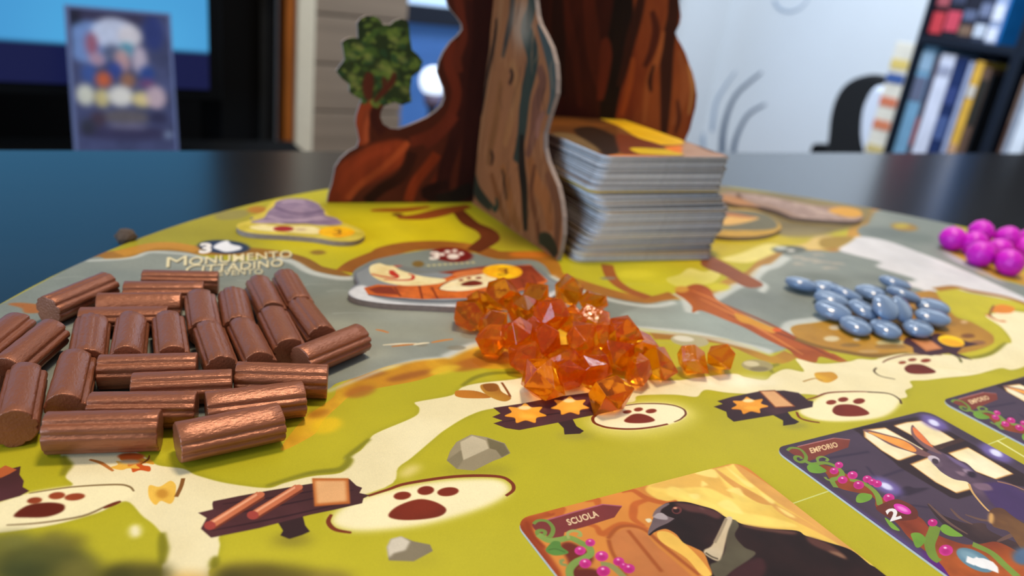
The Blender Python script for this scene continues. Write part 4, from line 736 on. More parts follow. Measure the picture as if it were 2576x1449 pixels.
# ------------------------------------------------------------------ blue pebbles
m_peb = mat('blue_glossy_pebble', rgb(112, 134, 166), .18, coat=.6, var=.07, scale=160, spec=.6)
def pebble_mesh():
    bm = bmesh.new(); bmesh.ops.create_uvsphere(bm, u_segments=40, v_segments=20, radius=1)
    for v in bm.verts:
        z = v.co.z; r = min(1, math.hypot(v.co.x, v.co.y)); v.co.z = math.copysign((1-r**2.9)**.52, z) if r < 1 else 0; v.co.x *= .0067; v.co.y *= .0053; v.co.z *= .0024
    me = bpy.data.meshes.new('blue_pebble'); bm.to_mesh(me); bm.free(); me.materials.append(m_peb); me.polygons.foreach_set('use_smooth', [True]*len(me.polygons)); return me
peb = pebble_mesh()
PEBS = [ # x, y, z mm, yaw deg, tilt about long axis, tilt about short axis
 (445, 665, 3, -12, -8, 2, 'blue pebble lying alone at the left, on the painted water'), (680, 705, 2.8, 10, 0, 0, 'blue pebble half hidden at the back, right of the lone one'), (870, 765, 3.2, -42, -14, 4, 'blue pebble at the back left of the heap'),
 (1100, 745, 2.9, 110, -6, 4, 'blue pebble at the back middle of the heap'), (1340, 660, 3.8, -25, -8, 5, 'rear blue pebble at the top of the heap'), (1420, 770, 5.2, -35, -14, 4, 'blue pebble slanting over the back right, below the rear one'),
 (730, 815, 2.6, -30, 3, 0, 'rear one of the two overlapping pebbles at the left'), (745, 920, 3.4, -30, 9, 2, 'front one of the two overlapping pebbles at the left'), (1035, 915, 3.6, 100, 6, -6, 'greyish blue pebble in the middle of the heap'),
 (1250, 890, 7.0, 60, 26, -14, 'blue pebble tilted up on edge in the middle, showing its broad face'), (1400, 910, 5.6, 62, 40, -10, 'crescent of a blue pebble behind the tilted one'), (1700, 885, 3.0, 0, 8, 0, 'rear pebble of the pair at the right side'),
 (1700, 985, 3.4, 0, 6, 0, 'front pebble of the pair at the right side'), (960, 1065, 2.4, 96, 0, 0, 'front-left blue pebble on the painted sand'), (1245, 1095, 2.4, 92, 0, 0, 'front-middle blue pebble on the painted sand'), (1560, 1090, 2.4, 55, 0, 0, 'front-right blue pebble beside the coin signboard')]
pp = [np.array(at(x/3.811+1900, 540+y/3.811, z)) for x, y, z, *_ in PEBS]
for i, (x, y, z, yaw, ta, tb_, lb) in enumerate(PEBS):
    o = bpy.data.objects.new('blue_pebble', peb); C.objects.link(o)
    o.matrix_world = Matrix.Translation(W(pp[i]))@Matrix.Rotation(math.radians(yaw)-PHI, 4, 'Z')@Matrix.Rotation(math.radians(tb_), 4, 'Y')@Matrix.Rotation(math.radians(ta), 4, 'X')
    tag(o, lb, 'pebble token', 'glossy blue pebbles on the board')

# ------------------------------------------------------------------ magenta berries
m_ber = mat('magenta_rubber', rgb(206, 22, 190), .42, var=.08, scale=300, bump=.3, bscale=500)
m_ber.node_tree.nodes['Principled BSDF'].inputs['Subsurface Weight'].default_value = .25
m_ber.node_tree.nodes['Principled BSDF'].inputs['Subsurface Scale'].default_value = .003
m_ber.node_tree.nodes['Principled BSDF'].inputs['Subsurface Radius'].default_value = (1, .2, .8)
def berry_mesh():
    bm = bmesh.new(); bmesh.ops.create_icosphere(bm, subdivisions=4, radius=1)
    for v in bm.verts:
        n = v.co.normalized(); k = 1+.045*math.sin(n.x*9)*math.sin(n.y*9+1)*math.sin(n.z*9+2)+.02*math.sin(n.x*17+n.z*13)
        v.co = n*k*.0066; v.co.z *= .94
    me = bpy.data.meshes.new('magenta_berry'); bm.to_mesh(me); bm.free(); me.materials.append(m_ber); me.polygons.foreach_set('use_smooth', [True]*len(me.polygons)); return me
bme = berry_mesh()
BERS = [(2000, 520, 5.9, 'leftmost magenta berry of the heap'), (2225, 470, 9, 'magenta berry raised at the back of the heap'), (2170, 560, 5.9, 'magenta berry between the leftmost and the front one'), (2225, 645, 5.9, 'left one of the two front magenta berries'), (2445, 520, 9, 'raised magenta berry near the right edge of the photo'),
        (2460, 715, 5.9, 'right one of the two front magenta berries'), (2375, 625, 5.9, 'magenta berry in the middle of the heap'), (2590, 610, 6, 'magenta berry cut by the right edge of the photo'), (2620, 540, 8, 'hindmost magenta berry at the right edge of the photo')]
bp_ = [np.array(at(x/3.236+1780, 440+y/3.236, z)) for x, y, z, _ in BERS]
for it in range(100):
    for i in range(len(bp_)):
        for j in range(i+1, len(bp_)):
            d = bp_[j]-bp_[i]; L = np.linalg.norm(d)+1e-6
            if L < 9.9: p = d/L*(9.9-L)*.3; bp_[i] -= p; bp_[j] += p
        bp_[i][2] = max(bp_[i][2], 5.8)
for i, p in enumerate(bp_):
    o = bpy.data.objects.new('magenta_berry', bme); C.objects.link(o); o.location = W(p); o.rotation_euler = (i*1.3, i*2.1, i)
    tag(o, BERS[i][3], 'berry token', 'magenta berries on the board')

# ------------------------------------------------------------------ the cardboard tree (two interlocking printed panels)
S0 = at(1185, 510); A0 = at(828, 510); B1 = at(1398, 652)
dA = (A0-S0)/np.linalg.norm(A0-S0); dB = (B1-S0)/np.linalg.norm(B1-S0)
nA = np.array([dA[1], -dA[0], 0]); nA = nA if np.dot(nA, CAMP-S0) > 0 else -nA
nB = np.array([dB[1], -dB[0], 0]); nB = nB if np.dot(nB, CAMP-S0) > 0 else -nB
def mpA(x, y): p = onplane(x, y, S0, nA); return (float((p-S0)@dA), float(p[2]))
def mpB(x, y): p = onplane(x, y, S0, nB); return (float((p-S0)@dB), float(p[2]))
t2 = lambda z: Z(z, 2.07, 800, 0)
TH = 2.2
def panel(name, outline, d, n, cv, front, core, back, parent):
    P = [np.array(q, float) for q in outline]
    F = [S0+d*s+np.array([0, 0, z]) for s, z in P]; Bk = [f-n*TH for f in F]
    ar = sum(P[i-1][0]*P[i][1]-P[i][0]*P[i-1][1] for i in range(len(P)))
    sgn = np.dot(np.cross(d, [0, 0, 1]), n)*ar
    if sgn < 0: F, Bk, P = F[::-1], Bk[::-1], P[::-1]
    return prism_world(name, [W(b) for b in Bk], [W(f) for f in F], [front, core, back], parent, [cv.uv(*p) for p in P])
# panel A print
cA = Canvas(-130, -1, 92, 158, .2, mpA, (84, 36, 22), 51, .18, 90, an=(3, 1))
RD = (150, 58, 28); DK = (44, 20, 16)
def bark(c, pts, col, w=2, **k): c.stroke(t2(pts), w, col, wob=.5, feather=.5, **k)
cA.poly(t2([(40, 1080), (60, 960), (110, 860), (200, 790), (300, 750), (440, 735), (470, 780), (420, 870), (300, 940), (200, 1000), (150, 1060), (140, 1090)]), (158, 62, 30), c2=(126, 48, 26), feather=1.2, wob=.8)
for p, w, col in (([(150, 1040), (220, 960), (330, 880), (430, 790), (470, 740)], 3, (190, 82, 40)), ([(100, 1000), (150, 900), (250, 820), (380, 770)], 3, (170, 66, 34)), ([(470, 1050), (500, 960), (560, 880), (620, 800)], 5, (148, 56, 26)), ([(560, 1050), (600, 960), (640, 900)], 3, (124, 46, 24)), ([(250, 1050), (330, 980), (420, 930), (470, 860), (490, 790)], 5, (58, 26, 18)), ([(650, 1060), (660, 900), (720, 700), (760, 500), (800, 250), (810, 0)], 7, (62, 26, 20)), ([(700, 200), (680, 330), (720, 470), (690, 600), (600, 700), (480, 740)], 5, (112, 44, 26)), ([(760, 1050), (790, 800), (820, 500), (850, 200), (860, -100)], 9, (52, 22, 18)), ([(560, 760), (640, 700), (720, 600)], 4, (116, 46, 28)), ([(620, 1040), (560, 1000), (680, 960)], 5, (46, 22, 18)),
                  ([(225, 760), (220, 680), (215, 620), (240, 560), (300, 520), (350, 480)], 5, (160, 66, 34)), ([(250, 740), (250, 660), (270, 590), (320, 540)], 2.4, (186, 84, 46)), ([(340, 690), (300, 640), (290, 590), (320, 550)], 4, (70, 28, 20)), ([(740, 380), (720, 300), (760, 200), (740, 60), (720, -60)], 4, (104, 42, 26)), ([(800, 980), (700, 1030), (620, 1050)], 7, (36, 26, 20))):
    bark(cA, p, col, w, c2=tuple(int(v*.8) for v in col))
# foliage print on the same panel
fol = [(210, 500), (165, 480), (163, 440), (95, 370), (140, 310), (125, 220), (175, 195), (210, 200), (205, 120), (250, 82), (310, 92), (340, 130), (375, 130), (430, 98), (470, 120), (480, 200), (490, 260), (547, 320), (530, 370), (490, 400), (480, 470), (487, 530), (440, 547), (400, 530), (345, 548), (300, 520), (260, 500)]
cA.poly(t2([(p[0]+(p[0]-320)*.03, p[1]+(p[1]-320)*.03) for p in fol]), (52, 62, 32), c2=(38, 50, 30), sm=False)
g = random.Random(12)
for k in range(170):
    x, y = g.uniform(100, 545), g.uniform(90, 550); b = g.random()
    col = ((72, 92, 40), (88, 108, 46), (112, 128, 52), (50, 76, 44), (132, 140, 60))[int(b*4.99)]; r = g.uniform(16, 36) if b < .8 else g.uniform(9, 16)
    q = t2([(x, y)])[0]; a = g.uniform(-60, 60); c, s = math.cos(math.radians(a)), math.sin(math.radians(a))
    cA.poly([(q[0]+(u*c-v*s)*r/2.07, q[1]+(u*s+v*c)*r/2.07) for u, v in ((-1, 0), (-.3, -.6), (.5, -.45), (1.1, 0), (.5, .45), (-.3, .6))], col, feather=.3, wob=.2, alpha=.8)
for x, y in ((175, 290), (215, 245), (330, 350), (380, 370), (440, 310), (190, 440), (400, 210), (180, 400), (455, 470), (260, 300)): q = t2([(x, y)])[0]; cA.ell(q[0], q[1], 14, 8, (160, 158, 76), rot=30, feather=1.2, alpha=.7)
for p, w in (([(265, 520), (262, 440), (270, 380)], 5), ([(290, 530), (350, 470), (390, 420), (400, 380)], 3), ([(350, 470), (340, 400)], 2)): bark(cA, p, (92, 42, 28), w, taper=.5)
# right half of A, behind the card stack
cA.poly(t2([(1130, -250), (1540, -250), (1540, 620), (1500, 1100), (1100, 1100)]), (82, 32, 20), c2=(64, 24, 16), feather=1)
cA.poly(t2([(1560, -250), (1900, -250), (1905, 180), (1990, 430), (1990, 620), (1900, 800), (1850, 1100), (1500, 1100), (1530, 700), (1570, 400), (1600, 200)]), (168, 82, 38), c2=(132, 56, 28), feather=1.5)
for p, w, col in (([(1570, -200), (1590, 0), (1570, 200), (1520, 500), (1500, 700)], 13, (38, 22, 16)), ([(1700, -100), (1670, 60), (1620, 250), (1570, 450)], 6, (70, 32, 20)), ([(1840, -200), (1850, 60), (1820, 250), (1810, 500), (1800, 700)], 8, (70, 34, 22)), ([(1800, 160), (1770, 300), (1720, 430), (1700, 640)], 4, (190, 100, 50)), ([(1880, 260), (1910, 400), (1900, 520), (1850, 650)], 5, (178, 92, 48)), ([(1930, 330), (1950, 450), (1930, 600)], 3, (206, 130, 70)), ([(1640, 300), (1620, 450), (1580, 600)], 4, (196, 92, 40)), ([(1740, 60), (1760, 160), (1740, 260), (1700, 350)], 5, (96, 40, 24)), ([(1400, -100), (1420, 100), (1440, 300), (1480, 480)], 8, (100, 40, 24)), ([(1360, 560), (1340, 300), (1300, 100), (1280, -100)], 5, (96, 38, 24)), ([(1470, 520), (1500, 300), (1490, 200)], 7, (124, 50, 28)), ([(1250, -100), (1250, 200), (1270, 500)], 7, (56, 24, 18)), ([(1750, 340), (1730, 420), (1735, 480)], 2.4, (60, 26, 18)), ([(1870, 520), (1880, 620), (1860, 700)], 3, (104, 48, 28))):
    bark(cA, p, col, w, taper=.5, c2=tuple(int(v*.85) for v in col))
cB = Canvas(-4, -1, 92, 158, .16, mpB, (136, 84, 52), 61, .16, 100, an=(4, 1))
for p, w, col in (([(880, -250), (880, 100), (860, 400), (820, 700), (800, 1040)], 8, (50, 30, 24)), ([(960, -250), (950, 60), (900, 300), (860, 560), (830, 800)], 5, (160, 104, 66)), ([(930, 100), (920, 200), (880, 400), (850, 600)], 3, (46, 32, 26)), ([(1020, -200), (1010, 60), (990, 160), (960, 300)], 5, (74, 62, 52)), ([(1130, -200), (1110, 40), (1080, 150), (1120, 300), (1080, 500), (1060, 700), (1030, 840)], 9, (60, 64, 54)), ([(1060, 700), (1060, 850), (1075, 1000), (1080, 1200)], 6, (40, 34, 26)), ([(1150, 120), (1190, 250), (1225, 380), (1225, 500), (1200, 600)], 6, (78, 82, 76)), ([(1000, 320), (1040, 450), (1010, 600), (970, 760)], 7, (164, 104, 62)), ([(950, 420), (930, 600), (900, 760), (880, 860)], 6, (150, 92, 54)), ([(1150, 350), (1170, 430), (1140, 540), (1120, 700), (1090, 820)], 7, (124, 76, 56)),
                  ([(1000, 360), (1010, 400), (995, 440)], 3, (58, 36, 28)), ([(960, 860), (990, 1000), (1020, 1130), (1060, 1200)], 7, (156, 92, 50)), ([(900, 900), (930, 1000), (960, 1100), (1000, 1170)], 5, (140, 80, 44)), ([(960, 880), (970, 960), (980, 1040)], 2.4, (70, 44, 30)), ([(900, 780), (910, 820), (900, 860)], 2.4, (52, 32, 24)), ([(1100, 820), (1140, 960), (1190, 1060), (1210, 1200)], 8, (154, 90, 50)), ([(1130, 860), (1110, 1000), (1140, 1150), (1150, 1250)], 4, (110, 62, 38)), ([(1190, 900), (1230, 1000), (1250, 1100), (1240, 1300)], 6, (120, 72, 48)), ([(810, 900), (830, 1000), (900, 1080)], 7, (56, 52, 38)), ([(900, 1060), (920, 1090), (935, 1060), (925, 1030)], 3, (48, 60, 46)), ([(1150, 1240), (1200, 1260), (1240, 1330)], 7, (52, 50, 34)), ([(1180, 580), (1150, 640), (1140, 720)], 4, (150, 96, 76))):
    bark(cB, p, col, w, taper=.45, c2=tuple(int(v*.85) for v in col))
q = t2([(1060, 40)])[0]; cB.ell(q[0], q[1]+40, 26, 60, (176, 150, 128), feather=5, alpha=.6)  # soft greyish highlight near the top, painted into the trunk print
for k in range(60):
    x, y = g.uniform(830, 1230), g.uniform(-100, 1200); bark(cB, [(x, y), (x-g.uniform(0, 14), y+g.uniform(40, 70)), (x-g.uniform(-6, 26), y+g.uniform(90, 160))], ((60, 38, 28), (180, 124, 82))[k % 2], .8, taper=.6, alpha=.5)
m_pA = print_mat('tree_print_wide', [(cA.image('tree_print_wide'), 1, 1, 0, 0)], rough=.4, bump=.1)
m_pB = print_mat('tree_print_front', [(cB.image('tree_print_front'), 1, 1, 0, 0)], rough=.36, bump=.1)
m_core = mat('grey_board_edge', rgb(150, 132, 122), .8, var=.1, scale=600); m_bark_back = mat('bark_back', rgb(110, 58, 34), .5, var=.35, scale=60, stretch=(1, 1, .2))
tree = empty('cardboard_tree', W((S0[0], S0[1], 0)), 'upright cardboard tree of interlocking printed trunk panels with a small leafy branch', 'tree model')
oA = [mpA(*p) for p in t2([(48, 1057), (56, 1010), (75, 950), (90, 870), (120, 825), (160, 790), (203, 768), (215, 730), (205, 680), (196, 640), (200, 600), (213, 560), (228, 520)])]
oA += [mpA(*p) for p in t2([(180, 492), (163, 478), (165, 440), (125, 410), (95, 370), (140, 310), (125, 220), (145, 203), (175, 195), (210, 200), (205, 120), (222, 96), (250, 82), (285, 82), (312, 92), (340, 130), (375, 130), (400, 108), (432, 98), (460, 104), (474, 130), (480, 200), (490, 260), (520, 285), (547, 320), (530, 370), (490, 400), (480, 470), (487, 530), (440, 547), (400, 532), (345, 550), (328, 580), (325, 610), (338, 645), (375, 668), (420, 672), (470, 655), (520, 635), (570, 612), (615, 580), (645, 550), (660, 510), (655, 460), (635, 410), (622, 375), (632, 320), (655, 270), (690, 220), (730, 185), (752, 155), (748, 125), (725, 90), (695, 55), (678, 25), (672, 0)])]
oA = [(s, max(z, 0)) for s, z in oA]; oA[0] = (oA[0][0], 0)
oA += [(23, 100), (30, 112), (42, 122), (46, 132), (38, 140), (22, 142), (8, 152), (-20, 155), (-55, 156), (-84, 150), (-104, 146), (-112, 136), (-106, 124), (-99, 114)]
oA += [mpA(*p) for p in [(1708, 0), (1713, 40), (1710, 60), (1699, 82), (1705, 98), (1713, 111), (1725, 135), (1733, 159), (1742, 182), (1749, 210), (1753, 240), (1750, 270), (1742, 300), (1736, 325), (1724, 352)]]+[(-119, 26), (-122, 12), (-127, 0)]
oA += [(s, 0) for s in (-60, 0, 40)]
panel('wide_trunk_panel', oA, dA, nA, cA, m_pA, m_core, m_bark_back, tree)
oB = [(1.2, 0), (1.2, 154), (10, 155), (22, 150), (33, 140), (36, 125), (35, 110)]+[mpB(*p) for p in [(1345, 0), (1350, 40), (1356, 60), (1372, 90), (1386, 120), (1396, 160), (1399, 200), (1398, 235), (1390, 262), (1378, 300), (1368, 335), (1368, 372), (1376, 405), (1388, 435), (1402, 468), (1410, 505), (1415, 545), (1415, 590), (1408, 630), (1402, 648)]]
oB = [(s, max(z, 0)) for s, z in oB]; oB.append((oB[-1][0], 0))
panel('front_trunk_panel', oB, dB, nB, cB, m_pB, m_core, m_bark_back, tree)
# the half of the crossing panel that points away
oC = [(-3.6, 0), (-60, 0), (-62, 12), (-50, 30), (-40, 50), (-30, 80), (-28, 120), (-14, 150), (-3.6, 152)]
panel('rear_trunk_panel', oC, dB, nB, cB, m_bark_back, m_core, m_bark_back, tree)

# ------------------------------------------------------------------ stack of cards beside the tree
NC = 118; HST = 43.5; TC = HST/NC
prof = [(0, 1452), (2, 1460), (6, 1472), (9, 1487), (13, 1506), (17, 1515), (21, 1527), (25, 1512), (27.5, 1506), (29, 1495), (31, 1499), (35, 1514), (40, 1526), (43.5, 1532)]
ctop = Canvas(-1, -89, 64, 1, .25, lambda x, y: (0, 0), (150, 100, 50), 71, .2, 60)
m_edges = [mat('card_edge_'+n, rgb(*c), .65, var=.1, scale=500) for n, c in (('grey', (196, 192, 192)), ('light', (222, 220, 222)), ('dark', (140, 138, 140)), ('tan', (222, 196, 166)))]
m_back = mat('card_reverse', rgb(110, 84, 56), .45, var=.2, scale=120)
CW, CH = 66.0, 81.0
g = random.Random(5); PB = at(1441, 660)
meshes = []
for me_i in range(4):
    P = [(u-CW/2, v+CH/2) for u, v in rrect_ccw(CW, CH, 3.6, 4)]; n = len(P); tt = TC*.001*.97
    vs = [(x*.001, y*.001, z) for z in (tt, 0) for x, y in P]
    fs = [tuple(range(n)), tuple(range(2*n-1, n-1, -1))]+[(i, n+i, n+(i+1) % n, (i+1) % n) for i in range(n)]
    me = bpy.data.meshes.new('stacked_card'); me.from_pydata(vs, [], fs); me.materials.append(m_back); me.materials.append(m_edges[me_i])
    me.polygons.foreach_set('material_index', [0, 0]+[1]*n); me.update(); meshes.append(me)
yellow_i = int(29.3/TC)
m_yel = mat('yellow_card_edge', rgb(222, 186, 70), .5, var=.1, scale=300)
for i in range(NC):
    h = i*TC; xt = np.interp(h, [p[0] for p in prof], [p[1] for p in prof])+g.uniform(-5, 5)-8
    th = math.radians(np.interp(h, [0, 8, 28, 30, 43.5], [24, 27, 30, 29, 32])+g.uniform(-1, 1))
    # slide the front-left corner along the stack's front direction until it stands under its traced column
    d0 = np.array([math.cos(math.radians(26)), math.sin(math.radians(26)), 0]); s = 0.
    for _ in range(6):
        px = project(PB+d0*s+np.array([0, 0, h]))[0]; px2 = project(PB+d0*(s+1)+np.array([0, 0, h]))[0]; s += (xt-px)/(px2-px)
    cnr = PB+d0*s+np.array([0, 0, h]); ex = np.array([math.cos(th), math.sin(th), 0]); ey = np.array([-math.sin(th), math.cos(th), 0])
    ce = cnr+ex*CW/2+ey*CH/2
    if i == NC-1:
        top_pose = (cnr+ey*CH, th, h); continue
    me = meshes[g.choice([0, 0, 0, 1, 1, 2, 3])]
    if i in (yellow_i, yellow_i-1): me = meshes[0].copy(); me.materials[1] = m_yel
    o = bpy.data.objects.new('stacked_card', me); C.objects.link(o); o.location = W(ce); o.rotation_euler = (0, 0, th-PHI)
    if i in (yellow_i, yellow_i-1): tag(o, ('upper' if i == yellow_i else 'lower')+' of the two cards with a bright yellow edge, two thirds up the stack', 'playing card', 'cards in the tall stack beside the tree')
    elif i == 0: tag(o, 'bottom card of the stack, lying on the board', 'playing card', 'cards in the tall stack beside the tree')
    else: tag(o, 'one of the many pale-edged cards in the tall stack beside the tree', 'playing card', 'cards in the tall stack beside the tree')
# top card, printed
tp = Pose(top_pose[0][0], top_pose[0][1], top_pose[1], top_pose[2])
ct = Canvas(-1, -CH-1, CW+1, 1, .15, lambda x, y: tp.inv(x, y, HST), (122, 78, 40), 77, .25, 90, an=(1, 2))
f6 = lambda z: Z(z, 3.292, 1360, 260)
ct.poly(f6([(60, 60), (420, 70), (620, 180), (640, 380), (560, 430), (300, 330), (90, 260)]), (112, 66, 26), c2=(84, 50, 24), feather=1.5)
ct.poly(f6([(280, 210), (420, 190), (560, 240), (640, 300), (660, 390), (560, 430), (480, 400), (400, 330), (320, 280)]), (44, 28, 18), feather=1)
ct.poly(f6([(90, 250), (250, 250), (400, 320), (500, 400), (420, 400), (250, 320)]), (116, 92, 60), feather=1.2)
ct.poly(f6([(430, 85), (520, 80), (700, 130), (900, 200), (1060, 250), (1195, 330), (1000, 340), (800, 280), (650, 190), (500, 130)]), (222, 172, 24), c2=(240, 200, 50), feather=.6)
ct.poly(f6([(640, 250), (820, 290), (1000, 350), (900, 400), (700, 420), (640, 360)]), (110, 50, 24), feather=1)
ct.poly(f6([(740, 370), (900, 370), (1180, 400), (1160, 430), (900, 420), (800, 410)]), (206, 172, 30), feather=.8)
ct.poly(f6([(1030, 360), (1200, 350), (1300, 370), (1180, 410), (1060, 385)]), (226, 120, 30), feather=.6); ct.poly(f6([(1200, 320), (1400, 400), (1540, 430), (1300, 470), (1180, 430)]), (170, 134, 112), feather=1)
ct.poly(f6([(560, 430), (700, 425), (1100, 440), (1200, 460), (560, 460)]), (222, 130, 60), feather=.8)
m_top = print_mat('top_card_print', [(ct.image('top_card_print'), 1, 1, 0, 0)], rough=.4, bump=0)
P = rrect_ccw(CW, CH, 3.6)
tag(prism_world('stacked_card', [tp.loc(u, v, 0) for u, v in P], [tp.loc(u, v, TC) for u, v in P], [m_top, m_edges[1], m_back], uvs=[ct.uv(u, v) for u, v in P]),
    'top card of the stack, picture side up with a yellow streak', 'playing card', 'cards in the tall stack beside the tree')

# ------------------------------------------------------------------ thick cardboard tiles on the board
TT = 2.0
def tile(name, outl, cv, m, label, under=0, n=4):
    P = smooth_closed([at(x, y, under+TT)[:2] for x, y in outl], n); ar = sum(P[i-1][0]*P[i][1]-P[i][0]*P[i-1][1] for i in range(len(P)))
    if ar < 0: P = P[::-1]
    return tag(prism_world(name, [W((x, y, under)) for x, y in P], [W((x, y, under+TT)) for x, y in P], [m, m_core, m_core], uvs=[cv.uv(x, y) for x, y in P]), label, 'tile')
mp2 = lambda x, y: at(x, y, TT)[:2]
def tcanvas(pts, base, seed):
    Q = np.array([mp2(*p) for p in pts]); a, b = Q.min(0)-3, Q.max(0)+3; return Canvas(a[0], a[1], b[0], b[1], .1, mp2, base, seed, .08, 60)
z3 = lambda z: Z(z, 2.576, 480, 470)
boat = [(876, 738), (886, 722), (899, 712), (893, 699), (892, 686), (905, 679), (930, 664), (948, 660), (975, 668), (1010, 668), (1060, 676), (1120, 678), (1190, 670), (1240, 662), (1290, 658), (1330, 664), (1362, 680), (1385, 700), (1405, 712), (1412, 724), (1400, 740), (1373, 752), (1320, 762), (1256, 768), (1159, 772), (1062, 768), (980, 764), (930, 758), (892, 750)]
cb = tcanvas(boat, (134, 140, 144), 81)
cb.stroke(boat+boat[:1], 1.5, (108, 112, 122), feather=.4)
cb.poly(z3([(1020, 690), (1100, 640), (1140, 650), (1200, 720), (1500, 760), (1900, 750), (2300, 690), (2400, 640), (2300, 740), (1900, 790), (1500, 790), (1150, 750)]), (206, 208, 212), feather=.8, wob=.4)
cb.poly(z3([(1190, 480), (1380, 500), (1500, 540), (1620, 540), (1900, 500), (2200, 500), (2310, 610), (2200, 660), (1700, 560), (1400, 560)]), (118, 122, 118), feather=.6); cb.poly(z3([(1260, 495), (1360, 490), (1380, 510), (1300, 520)]), (176, 62, 50), feather=.4)
cb.poly(z3([(1121, 655), (1210, 632), (1330, 640), (1650, 590), (1700, 570), (1900, 520), (2200, 505), (2260, 560), (2315, 610), (2260, 650), (2050, 690), (1850, 720), (1500, 728), (1250, 712), (1150, 700)]), (206, 104, 40), sm=False, c2=(178, 82, 32), wob=.2, var=.12)
cb.poly(z3([(1150, 662), (1230, 645), (1300, 650), (1350, 700), (1200, 690)]), (128, 50, 26), sm=False); cb.poly(z3([(1600, 555), (1900, 515), (2210, 510), (2300, 605), (2080, 680), (2060, 620), (1900, 590)]), (150, 62, 30), sm=False, c2=(122, 46, 26)); cb.poly(z3([(1700, 560), (1900, 530), (1960, 570), (1800, 600)]), (204, 114, 60), feather=.4)
for a, b in (((1320, 650), (1360, 710)), ((1480, 640), (1500, 725)), ((1560, 650), (1600, 725)), ((2060, 600), (2080, 690)), ((2140, 590), (2170, 670)), ((2210, 570), (2250, 650))): cb.stroke(z3([a, b]), .7, (120, 48, 24), sm=False, feather=.2)
cb.stroke(z3([(1150, 700), (1500, 740), (1850, 728), (2320, 640)]), .8, (60, 66, 82), feather=.3, wob=.2)
cb.poly(z3([(1160, 545), (1170, 510), (1230, 495), (1310, 510), (1360, 540), (1500, 580), (1650, 600), (1600, 630), (1400, 640), (1260, 620), (1180, 580)]), (232, 218, 166), wob=.2, c2=(222, 200, 140)); 
for p, w in (([(1170, 565), (1240, 580), (1320, 590), (1340, 575), (1300, 540)], 1.3), ([(1250, 600), (1350, 605), (1430, 600), (1440, 575), (1410, 565)], 1.2), ([(1300, 540), (1310, 565), (1330, 580)], 2.4)): cb.stroke(z3(p), w, (186, 50, 34), feather=.2, taper=.4)
cb.poly(z3([(1610, 660), (1650, 620), (1750, 585), (1880, 565), (1970, 570), (1980, 600), (1940, 640), (1800, 670), (1700, 675)]), (236, 222, 180), c2=(226, 204, 150)); cb.stroke(z3([(1720, 680), (1630, 670), (1610, 655), (1660, 620), (1750, 590), (1880, 565)]), .5, (130, 70, 36))
paw(cb, tuple((*z3([(x, y)])[0], a, b) for x, y, a, b in ((1752, 605, 6, 2.6), (1803, 592, 6, 2.6), (1865, 590, 8, 2.8))), z3([(1750, 635), (1775, 618), (1830, 606), (1880, 615), (1890, 630), (1850, 640), (1780, 643)]), (128, 38, 26))
q = z3([(2020, 549)])[0]; cb.ell(q[0], q[1], 50, 18, (246, 196, 24), rot=2, c2=(236, 160, 20)); cb.text('3', z3([(1990, 575)])[0], z3([(2060, 568)])[0], z3([(1988, 530)])[0], (110, 60, 20), bold=.0)
m_boat = print_mat('boat_tile_print', [(cb.image('boat_tile_print'), 1, 1, 0, 0)], rough=.36, bump=.1)
tile('event_tile', boat, cb, m_boat, 'thick cardboard tile shaped like a sailing boat, marked 3, left of the crystals')
hat = [(596, 572), (600, 562), (625, 555), (640, 548), (630, 546), (650, 538), (665, 532), (672, 520), (686, 508), (700, 501), (735, 499), (775, 501), (800, 510), (808, 522), (822, 534), (826, 542), (848, 550), (858, 558), (880, 566), (905, 576), (918, 590), (905, 602), (880, 607), (840, 606), (790, 598), (720, 592), (650, 588), (612, 582)]
ch = tcanvas(hat, (204, 184, 70), 82)
ch.poly(z3([(300, 262), (380, 240), (560, 250), (980, 250), (1100, 290), (1135, 320), (1080, 350), (900, 350), (600, 320), (400, 310), (310, 290)]), (208, 190, 76), c2=(190, 172, 56)); 
ch.poly(z3([(380, 262), (460, 245), (560, 255), (760, 255), (850, 280), (820, 305), (600, 290), (450, 280)]), (238, 226, 172), c2=(230, 214, 150)); q = z3([(600, 272)])[0]; ch.ell(q[0], q[1], 26, 7, (160, 40, 40), feather=.3); ch.ell(q[0]+44, q[1]+2, 14, 3, (206, 180, 140), feather=.3); q = z3([(945, 292)])[0]; ch.ell(q[0], q[1], 46, 14, (246, 196, 20), c2=(236, 164, 20)); ch.text('3', z3([(922, 312)])[0], z3([(978, 308)])[0], z3([(924, 275)])[0], (120, 80, 30), bold=.0)
ch.poly(z3([(385, 225), (470, 200), (500, 160), (540, 130), (560, 95), (640, 75), (740, 80), (820, 105), (860, 150), (880, 185), (960, 205), (975, 245), (830, 250), (700, 235), (560, 240), (430, 235)]), (150, 128, 150), c2=(128, 108, 134), wob=.3)
for p, w, col in (([(545, 130), (620, 160), (720, 175), (830, 160), (860, 150)], 2, (104, 84, 112)), ([(500, 190), (600, 215), (720, 215), (860, 195)], 2.2, (174, 152, 170)), ([(480, 215), (600, 235), (760, 235), (950, 220)], 1.6, (110, 88, 118)), ([(590, 100), (660, 92), (740, 98)], 2.4, (176, 154, 172)), ([(420, 232), (520, 222), (600, 240)], 1.6, (180, 158, 170))): ch.stroke(z3(p), w, col, feather=.6)
m_hat = print_mat('hat_tile_print', [(ch.image('hat_tile_print'), 1, 1, 0, 0)], rough=.4, bump=.1)
tile('event_tile', hat, ch, m_hat, 'cardboard tile shaped like a mauve hat, marked 3, left of the tree')
rt = [(1775, 545), (1800, 530), (1850, 524), (1900, 528), (1940, 545), (1965, 568), (1955, 582), (1920, 592), (1860, 596), (1800, 592), (1770, 580)]
